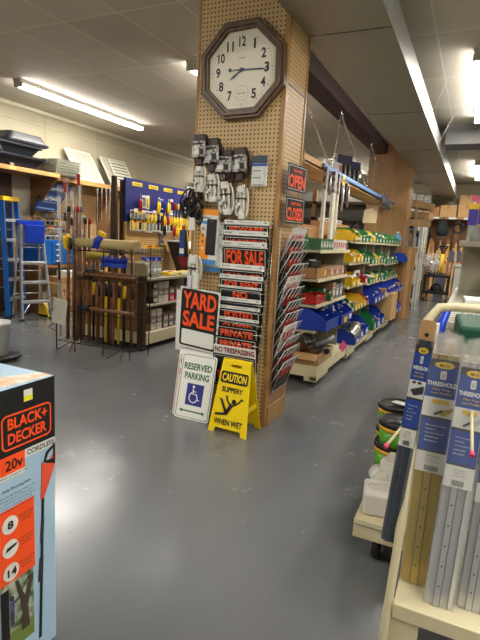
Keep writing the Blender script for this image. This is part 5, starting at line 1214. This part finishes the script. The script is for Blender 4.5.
for i,(x,y,h_,c) in enumerate(((-.055,4.58,.36,(70,50,170)),(.02,4.6,.4,(60,44,160)),(-.02,4.72,.34,(226,200,60)))):
    t=T('caulk_package',('clear tube package with a purple and yellow label, left one on the upper grey shelf','clear tube package with a purple label at the right edge, upper grey shelf','clear tube package with a yellow label behind the purple ones')[i],'package',(x,y,1.421),rx=R(-6))
    a=MB(); a.prism(rrect(.075,.05,.015),(0,0,0),X_,Y_,Z_,h_,clear); a.build('clear_sleeve',t)
    a=MB(); a.lathe([(.026,0),(.026,h_*.8),(.01,h_*.85),(.006,h_*.97)],(0,0,0),alu,12); a.build('tube',t)
    a=MB(); a.bb(-.036,.036,-.028,-.026,h_*.35,h_*.72,col(*c)); a.bb(-.036,.036,-.029,-.0275,h_*.72,h_*.85,capy); a.build('card',t)
    a=MB(); a.disc((0,-.03,h_*.97),.024,'y',col(236,80,130),16,.01); a.build('pink_cap',t)
# ------------------------------------------------------------------ dolly with buckets
t=T('flat_dolly','cream wooden flat cart on black casters behind the foreground rack','cart',(-.16,1.99,0))
a=MB(); a.bb(-.175,.35,0,1.0,.1,.185,cream); a.build('deck',t,bevel=.004)
a=MB(); a.bb(-.172,.35,-.004,0,.16,.165,panelm); a.build('seam',t)
for (x,y) in((-.075,.06),(-.1,.7),(.28,.7)):
    a=MB(); a.lathe([(.02,-.02),(.05,-.018),(.052,0),(.05,.018),(.02,.02)],(x,y,.0525),rubber,18,'x'); w_=a.build('wheel',t); a=MB(); a.lathe([(.014,-.018),(.014,.018)],(x,y,.0525),steel,12,'x'); a.build('hub',w_)
    a=MB(); a.bb(x-.028,x-.02,y-.02,y+.02,.04,.105,steel); a.bb(x+.02,x+.028,y-.02,y+.02,.04,.105,steel); a.bb(x-.03,x+.03,y-.03,y+.03,.1,.11,steel); a.build('fork',t)
whc=mat('crumpled_white_paper',(218,214,206),.6,bump=.8,scale=18,var=.05)
for i,(x,y,z,sx,sy,sz,lb) in enumerate(((-.26,2.12,.186,.13,.16,.1,'white crumpled paper bag on the near corner of the flat cart'),(-.225,2.36,.186,.11,.14,.15,'taller white paper bag behind the near one on the flat cart'))):
    t=T('paper_bag',lb,'bag',(x,y,z),rz=R(10-25*i)); a=MB(); a.box((0,0,sz/2),(sx,sy,sz),whc); o=a.build('bag',t,bevel=.012); a=MB(); a.prism([(-sx*.45,0),(sx*.45,0),(sx*.3,.03),(-sx*.3,.025)],(0,0,sz-.004),X_,Z_,Y_,.01,whc); a.build('folded_top',t)
t=T('white_jar','white round plastic jar lying by the paper bags on the flat cart','jar',(-.29,2.34,.236),rz=R(30)); a=MB(); a.lathe([(.045,-.04),(.048,.0),(.045,.04)],(0,0,.0),white,16,'y'); a.build('jar',t); a=MB(); a.lathe([(.05,-.055),(.05,-.038)],(0,0,0),paper,16,'y'); a.build('lid',t)
def pail(label,x,y,z,r=.1,h_=.13):
    t=T('paint_pail',label,'bucket',(x,y,z)); 
    a=MB(); a.lathe([(r*.9,0),(r*.98,h_)],(0,0,0),black,28); a.build('body',t)
    a=MB(); a.lathe([(r*.915,h_*.08),(r*.98,h_*.66)],(0,0,0),mat('lime_label_'+str(len(bpy.data.materials)),(96,176,50),.4),28); a.build('label_band',t)
    a=MB(); a.lathe([(r*.99,h_*.68),(r*1.005,h_*.84)],(0,0,0),col(240,180,30),28); a.build('yellow_band',t)
    a=MB(); a.lathe([(r*1.04,h_*.86),(r*1.05,h_),(r*.98,h_+.008),(r*.94,h_-.004)],(0,0,0),black,28); a.build('lid',t)
    a=MB()
    for k in range(3):
        an=R(-70+14*k); c=Vector((math.cos(an),math.sin(an),0)); s=Vector((-math.sin(an),math.cos(an),0)); p=c*(r*.965)
        a.prism([(-.01,h_*.15),(.01,h_*.15),(.01,h_*.5),(-.01,h_*.5)],p,s,Z_,c,.003,white)
        for q in range(3): a.prism([(-.007,h_*(.2+.09*q)),(.007,h_*(.2+.09*q)),(.007,h_*(.25+.09*q)),(-.007,h_*(.25+.09*q))],p+c*.003,s,Z_,c,.001,inkm)
    a.build('label_print',t)
    return t
pail('black pail with lime label, lower one of the stack on the flat cart',-.27,2.6,.186,.098)
pail('black pail with lime and yellow label, upper one of the stack at the front',-.25,2.56,.325)
tt=pail('black pail at the back with a white sticker on its lid',-.3,2.83,.325,.1)
a=MB(); a.box((.02,-.0,.142),(.09,.05,.004),white,Matrix.Rotation(R(-20),3,'Z')); a.build('lid_sticker',tt)
pail('black pail under the one with the white lid sticker',-.3,2.83,.186,.1)
# ================================================================== FAR END OF THE SHOP
# rack of crates and plumbing on the aisle beyond the plywood pillar
t=T('stock_rack','white framed stock rack beyond the plywood pillar on the left of the aisle','rack',(-1.15,10.6,0))
for x in(-.02,-.6):
    for y in(0,1.4,2.8):
        a=MB(); a.bb(x-.02,x+.02,y-.02,y+.02,0,2.2 if y<2 else 1.9,shelfm); a.build('post',t)
for z in(.15,.55,.95,1.35,1.7):
    a=MB(); a.bb(-.62,.0,0,2.8,z-.02,z,shelfm); a.build('shelf',t)
a=MB(); a.bb(-.64,-.62,0,2.8,.1,2.2,darkwood); a.build('back_panel',t)
rc=[(150,120,80),(190,190,186),(60,60,64),(30,70,150),(200,170,120),(120,124,128),(176,60,50),(40,110,70),(90,90,96)]
nm_={0:'tan',1:'pale grey',2:'black',3:'blue',4:'sand-coloured',5:'grey',6:'red',7:'green',8:'dark grey'}
for zi,z in enumerate((.15,.55,.95,1.35,1.7)):
    for k in range(8):
        ci=(k*5+zi*3+k//3)%9; h_=.16+.05*((k*7+zi)%4)
        t=T('stock_item',f'{nm_[ci]} stock item, {ORD[k]} from near end, {["lowest","second","third","fourth","top"][zi]} shelf of the white rack','stock item',(-1.2-.0*(k%2),10.8+.33*k,z+.002),rz=R(90+8*((k%3)-1)),group='stock on the white framed rack')
        a=MB()
        if (k+zi)%3==0: a.lathe([(.08,0),(.085,h_*.8),(.03,h_)],(0,.12,0),col(*rc[ci]),12); a.build('body',t); a=MB(); a.lathe([(.035,h_),(.035,h_+.02)],(0,.12,0),white,10); a.build('cap',t)
        else: a.bb(-.12,.12,0,.3,0,h_,col(*rc[ci])); a.build('body',t,bevel=.01); a=MB(); a.box((0,-.002,h_*.5),(.1,.003,h_*.4),paper); a.build('label_patch',t)
for i,(y,z,rz) in enumerate(((10.75,2.12,20),(10.9,1.93,-8),(10.75,1.76,10))):
    t=T('wooden_crate',f'pale wooden crate board bundle, {["top","middle","lowest"][i]} of three stacked on the white rack','crate',(-1.2,y,z),rz=R(rz),ry=R(8-4*i))
    for k in range(3):
        a=MB(); a.bb(-.28,.3,-.22+.15*k,-.1+.15*k,0,.13,lumber); a.build('board',t)
for i,(x,y,z,w_,h_,m) in enumerate(((-1.12,11.3,.3,.08,1.5,white),(-1.11,11.75,.3,.14,1.55,white),(-1.11,12.3,.3,.12,1.5,paper),(-1.13,10.5,1.0,.05,.75,alu))):
    t=T('trim_board',f'tall white trim length leaning on the white rack, {ORD[i]} from the near end','trim board',(x,y,0 if i!=3 else 0),rx=R(2)); a=MB(); a.bb(-.015,.015,-w_/2,w_/2,0,z+h_,m); a.build('board',t); a=MB(); a.bb(.015,.017,-w_*.2,w_*.2,(z+h_)*.6,(z+h_)*.68,col(90,110,160)); a.build('label_strip',t)
# leaning cardboard sheet at the pillar foot
t=T('cardboard_sheet','tall brown cardboard length leaning at the foot of the plywood pillar','cardboard',(-1.085,9.56,.0)); a=MB(); a.bb(-.1,.085,0,.1,0,1.33,cardb); a.build('carton',t,bevel=.004); a=MB(); a.bb(-.03,.03,-.002,0,.0,1.3,cardb2); a.build('seam_tape',t)
t=T('metal_trims','bundle of thin grey metal lengths behind the cardboard length','metal lengths',(-1.16,9.72,0.0))
for k in range(5):
    a=MB(); a.tube([(-.02-.03*k,.0,0),(-.01-.025*k,.02,1.7+.1*(k%2))],.01,steel,6); a.build('length',t)
# brown back shelf with cartons
t=T('wall_shelf','brown wooden shelf high on the far wall, carrying cardboard cartons','shelf',(-.6,15.2,2.2))
a=MB(); a.bb(-2.2,2.6,-.35,.28,-.06,0,brownwood); a.build('board',t)
for x in(-2.1,-.75,.05,1.4): 
    a=MB(); a.bb(x-.06,x+.06,-.05,.0,-2.18,-.06,brownwood); a.build('post',t)
a=MB(); a.bb(-2.2,2.6,.24,.27,-2.2,-.06,mat('back_wood_panel',(112,76,44),.6)); a.build('back_panel',t)
for x in(-.32,.12,.5):
    a=MB(); a.box((x-.2,-.353,-.03),(.2,.004,.05),col(200,220,226)); a.build('shelf_label',t)
bx=[(-1.33,.58,.28,'flat wide cardboard carton, left of the pair on the far shelf'),(-.815,.42,.32,'taped cardboard carton in the middle of the far shelf'),(-.34,.46,.33,'lower cardboard carton of the right-hand pair on the far shelf')]
for x,w_,h_,lb in bx: carton('cardboard_box',lb,'box',(x,15.1,2.202),(w_,.4,h_),cardb2 if w_<.5 else cardb,tape=cardb)
carton('cardboard_box','upper cardboard carton of the right-hand pair on the far shelf','box',(-.34,15.1,2.533),(.44,.4,.26),cardb2,tape=cardb)
carton('cardboard_box','cardboard carton at the right end of the far shelf','box',(.2,15.1,2.202),(.5,.4,.45),cardb,tape=cardb2)
for i in range(3):
    t=T('white_storage_box',f'white ribbed box standing at the left of the far shelf, {ORD[i]} from the left','box',(-1.78+.2*i,15.05,2.202)); a=MB(); a.bb(-.09,.09,-.2,.2,0,.62-.03*i,white); a.build('box',t,bevel=.008); a=MB()
    for k in range(6): a.bb(-.07,.07,-.203,-.2,.06+.09*k,.08+.09*k,col(170,170,166))
    a.build('ribs',t)
t=T('roof_vent','dark leaning black panel left of the white ribbed boxes on the far shelf','panel',(-2.3,15.05,2.202),ry=R(-12)); a=MB(); a.bb(-.08,.08,-.2,.1,0,.6,black); a.build('panel',t); a=MB(); a.bb(-.02,.02,-.203,-.2,.1,.5,white); a.build('stripe',t)
# black bags and tool heads hanging under the shelf
for i,(x,z,r_,c) in enumerate(((-1.72,1.75,.19,black),(-1.32,1.72,.19,black),(-.9,1.9,.22,mat('dark_green_bag',(12,26,24),.8)),(-.5,1.9,.14,black))):
    t=T('hanging_bag',('black square bag hanging under the far shelf, leftmost','black rounded bag hanging second from the left under the far shelf','large dark green bag hanging third under the far shelf','small black coil hanging rightmost under the far shelf')[i],'bag',(x,14.7,z-r_))
    a=MB()
    if i<3: a.lathe([(r_*.6,0),(r_*.7,r_*.3),(r_*.85,r_*.9),(r_*.5,r_*1.3),(r_*.62,r_*1.6),(r_*.15,r_*1.95)],(0,0,0),c,14); a.build('bag',t); a=MB(); a.tube([(0,0,r_*1.9),(0,.1,r_*2.3)],.012,black); a.build('strap',t)
    else:
        for k in range(3): a.tube([(r_*(1-.12*k)*math.cos(j*math.pi/8),.02*k,r_+r_*(1-.12*k)*math.sin(j*math.pi/8)) for j in range(16)],.015,c,5,closed=True)
        a.build('coil',t); a=MB(); a.tube([(0,0,r_*2),(0,.2,r_*2.2)],.01,steel); a.build('hook',t)
# lumber and shafts leaning on the far wall
for i in range(22):
    x=-1.75+.068*i; h_=1.15+.35*((i*37)%10)/10
    yel=(i in(3,11)); m=[lumber,pine,lumber,brownwood][(i*3)%4]
    t=T('lumber_length',f'wooden length leaning on the far wall, {ORD[i] if i<16 else ["seventeenth","eighteenth","nineteenth","twentieth","twenty-first","twenty-second"][i-16]} from the left','lumber',(x,14.75,0),rx=R(-6),ry=R(5*math.sin(i*2.1)),group='lumber leaning on the far wall')
    a=MB(); a.bb(-.024-.014*(i%2),.024+.014*(i%2),-.015,.015,0,h_+.15,m); a.build('length',t); a=MB(); a.bb(-.02,.02,-.017,-.015,h_*.7,h_*.76,[binred,white,col(90,90,90)][i%3]); a.build('end_mark',t)
t=T('shovel','yellow handled shovel with a black grip against the far lumber','shovel',(-.78,14.2,.25),rx=R(-4)); a=MB(); a.tube([(0,0,.45),(0,0,.95)],.05,capy,8); a.build('shaft',t); a=MB(); a.tube([(-.1,0,1.15),(0,0,.95),(.1,0,1.15),(-.1,0,1.15)],.035,black,8); a.build('grip',t); a=MB(); a.bb(-.12,.12,-.01,.01,-.25,.45,graymet); a.build('blade',t)
for i,x in enumerate((-.55,-.38,-.22)):
    t=T('shovel',f'grey metal shovel blade up, {ORD[i]} right of the yellow shovel','shovel',(x,14.1,0),rx=R(-3)); a=MB(); a.tube([(0,0,0),(0,0,1.0)],.02,handlem,6); a.build('shaft',t); a=MB(); a.prism([(-.05,1.0),(.05,1.0),(.065,1.25),(0,1.33),(-.065,1.25)],(0,0,0),X_,Z_,NY,.02,graymet); a.build('blade',t)
# fan on a black two-shelf cart
t=T('utility_cart','black two-shelf plastic utility cart at the far end of the aisle','cart',(-.8,13.4,0))
for z in(.2,.62):
    a=MB(); a.prism(rrect(.62,.4,.05),(0,0,z),X_,Y_,Z_,.07,black); a.build('shelf',t,bevel=.008)
for sx in(-1,1):
    for sy in(-1,1):
        a=MB(); a.box((sx*.27,sy*.16,.43),(.05,.05,.44),black); a.build('post',t); a=MB(); a.lathe([(.05,-.015),(.05,.015)],(sx*.26,sy*.15,.05),rubber,12,'x'); a.build('caster',t); a=MB(); a.box((sx*.26,sy*.15,.14),(.04,.04,.16),steel); a.build('caster_stem',t)
t=T('desk_fan','round white-caged fan on top of the black cart','fan',(-.98,13.4,.69))
a=MB(); a.lathe([(.1,0),(.1,.015),(.02,.03),(.018,.14)],(0,0.05,0),black,14); a.build('stand',t)
a=MB(); zc=.28; Rf=.235
for k in range(28):
    an=2*math.pi*k/28; u=Vector((math.cos(an),0,math.sin(an))); c_=Vector((0,0,zc))
    a.tube([c_+u*.04+Y_*-.08,c_+u*Rf*.7+Y_*-.07,c_+u*Rf,c_+u*Rf*.6+Y_*.06],.0035,white,4)
for rr_,yy in((Rf,0),(Rf*.7,-.07),(Rf*.35,-.078)): a.tube([(rr_*math.cos(j*math.pi/12),yy,zc+rr_*math.sin(j*math.pi/12)) for j in range(24)],.005,white,5,closed=True)
a.build('cage',t)
for k in range(4):
    a=MB(); an=k*math.pi/2+.3; u=Vector((math.cos(an),0,math.sin(an))); v=Vector((-u.z,0,u.x)); a.prism([(.03,-.03),(.17,-.07),(.2,.0),(.16,.07),(.03,.03)],(0,-.02,zc),u,v,Vector((0,-1,0)),.008,col(214,214,214)); a.build('blade',t)
a=MB(); a.lathe([(.05,-.085),(.05,.06)],(0,0,zc),white,14,'y'); a.build('motor',t)
t=T('black_helmet','black rounded item on the lower shelf of the black cart','helmet',(-.8,13.4,.272)); a=MB(); a.lathe([(.15,0),(.15,.06),(.1,.15),(.02,.19)],(0,0,0),rubber,14); a.build('shell',t); a=MB(); a.lathe([(.17,0),(.17,.015)],(0,0,0),black,14); a.build('rim',t)
carton('cardboard_box','cardboard box on the floor left of the black cart','box',(-1.18,13.6,.62),(.38,.35,.28),cardb,tape=cardb2)
carton('cardboard_box','larger cardboard box under the one left of the black cart','box',(-1.2,13.6,0),(.4,.4,.6),cardb2)
t=T('white_board','white shelving board standing right of the black cart','board',(-.28,12.9,0)); a=MB(); a.bb(-.12,.1,-.01,.02,0,1.0,white); a.build('board',t); a=MB(); a.bb(-.12,.1,-.012,-.01,.9,.93,panelm); a.build('edge_strip',t)
t=T('wire_shelf','black wire stand with small items at the right end of the aisle','rack',(-.05,12.2,0))
for x in(-.14,.3):
    for y in(0,.5):
        a=MB(); a.tube([(x,y,0),(x,y,1.55)],.014,blackm,6); a.build('post',t)
for z in(.3,.7,1.1,1.45):
    a=MB(); a.tube([(-.14,0,z),(.3,0,z),(.3,.5,z),(-.14,.5,z)],.008,blackm,5,closed=True); a.bb(-.14,.3,0,.5,z,z+.006,blackm); a.build('shelf',t)
for i,(z,c) in enumerate(((1.116,(190,190,196)),(1.466,(236,210,160)),(.716,(150,60,60)))):
    t=T('stock_item',('grey pack on the third shelf of the black wire stand','cream pack on top of the black wire stand','red pack low on the black wire stand')[i],'stock item',(-.03,12.35,z)); a=MB(); a.bb(-.08,.12,-.12,.12,0,.18,col(*c)); a.build('body',t,bevel=.01); a=MB(); a.box((.02,-.122,.09),(.1,.003,.06),paper); a.build('label_patch',t)
# things between the pillars, seen over the aisle units: far rack with brown rails and white cartons
t=T('lumber_rack','brown wooden rack seen under the hanging shelf beyond the bin units','rack',(-3.6,11.2,0))
a=MB(); a.bb(-1.2,1.4,0,.5,1.84,1.9,darkwood); a.build('rail',t); a=MB(); a.bb(-1.2,1.4,0,.5,2.2,2.26,darkwood); a.build('rail',t)
a=MB(); a.bb(-1.2,1.4,.5,.53,0,2.5,mat('grey_back_board',(140,140,132),.6)); a.build('back_panel',t)
a=MB(); a.bb(-1.2,1.4,0,.5,1.3,1.35,brownwood); a.build('shelf',t)
for x in(-1.15,.1,1.35):
    a=MB(); a.bb(x-.05,x+.05,0,.06,0,2.5,brownwood); a.build('post',t)
t=T('hanging_card','cream card with a hole hanging in front of the far brown rack','card',(at(370,214,1,9.0).x,9.0,at(370,223,1,9.0).z)); a=MB(); a.prism([(-.12,0),(.12,.0),(.14,.3),(-.1,.22)],(0,0,0),X_,Z_,NY,.01,mat('cream_card',(220,200,160),.6)); a.build('card',t); a=MB(); a.tube([(0,0,.25),(0,-.0,.9),(0,-.0,CEIL-at(370,223,1,9.0).z)],.003,steel,5); a.build('wire',t)
for i,(px,w_,h_,c) in enumerate(((352,.1,.3,(30,28,30)),(359,.12,.36,(40,36,34)),(356,.08,.2,(200,196,190)))):
    p=at(px,222,1,9.1); t=T('merchandise_stand',('black long item standing behind the far top bins','black and brown item beside the cream card behind the far top bins','white bottle behind the far top bins')[i],'stock item',(p.x,9.1,1.37)); a=MB(); a.lathe([(w_*.5,0),(w_*.35,h_*.5),(w_*.7,h_*.75),(w_*.2,h_)],(0,0,0),col(*c),8); a.build('body',t); a=MB(); a.lathe([(w_*.6,0),(w_*.6,.03)],(0,0,0),black,8); a.build('base',t)
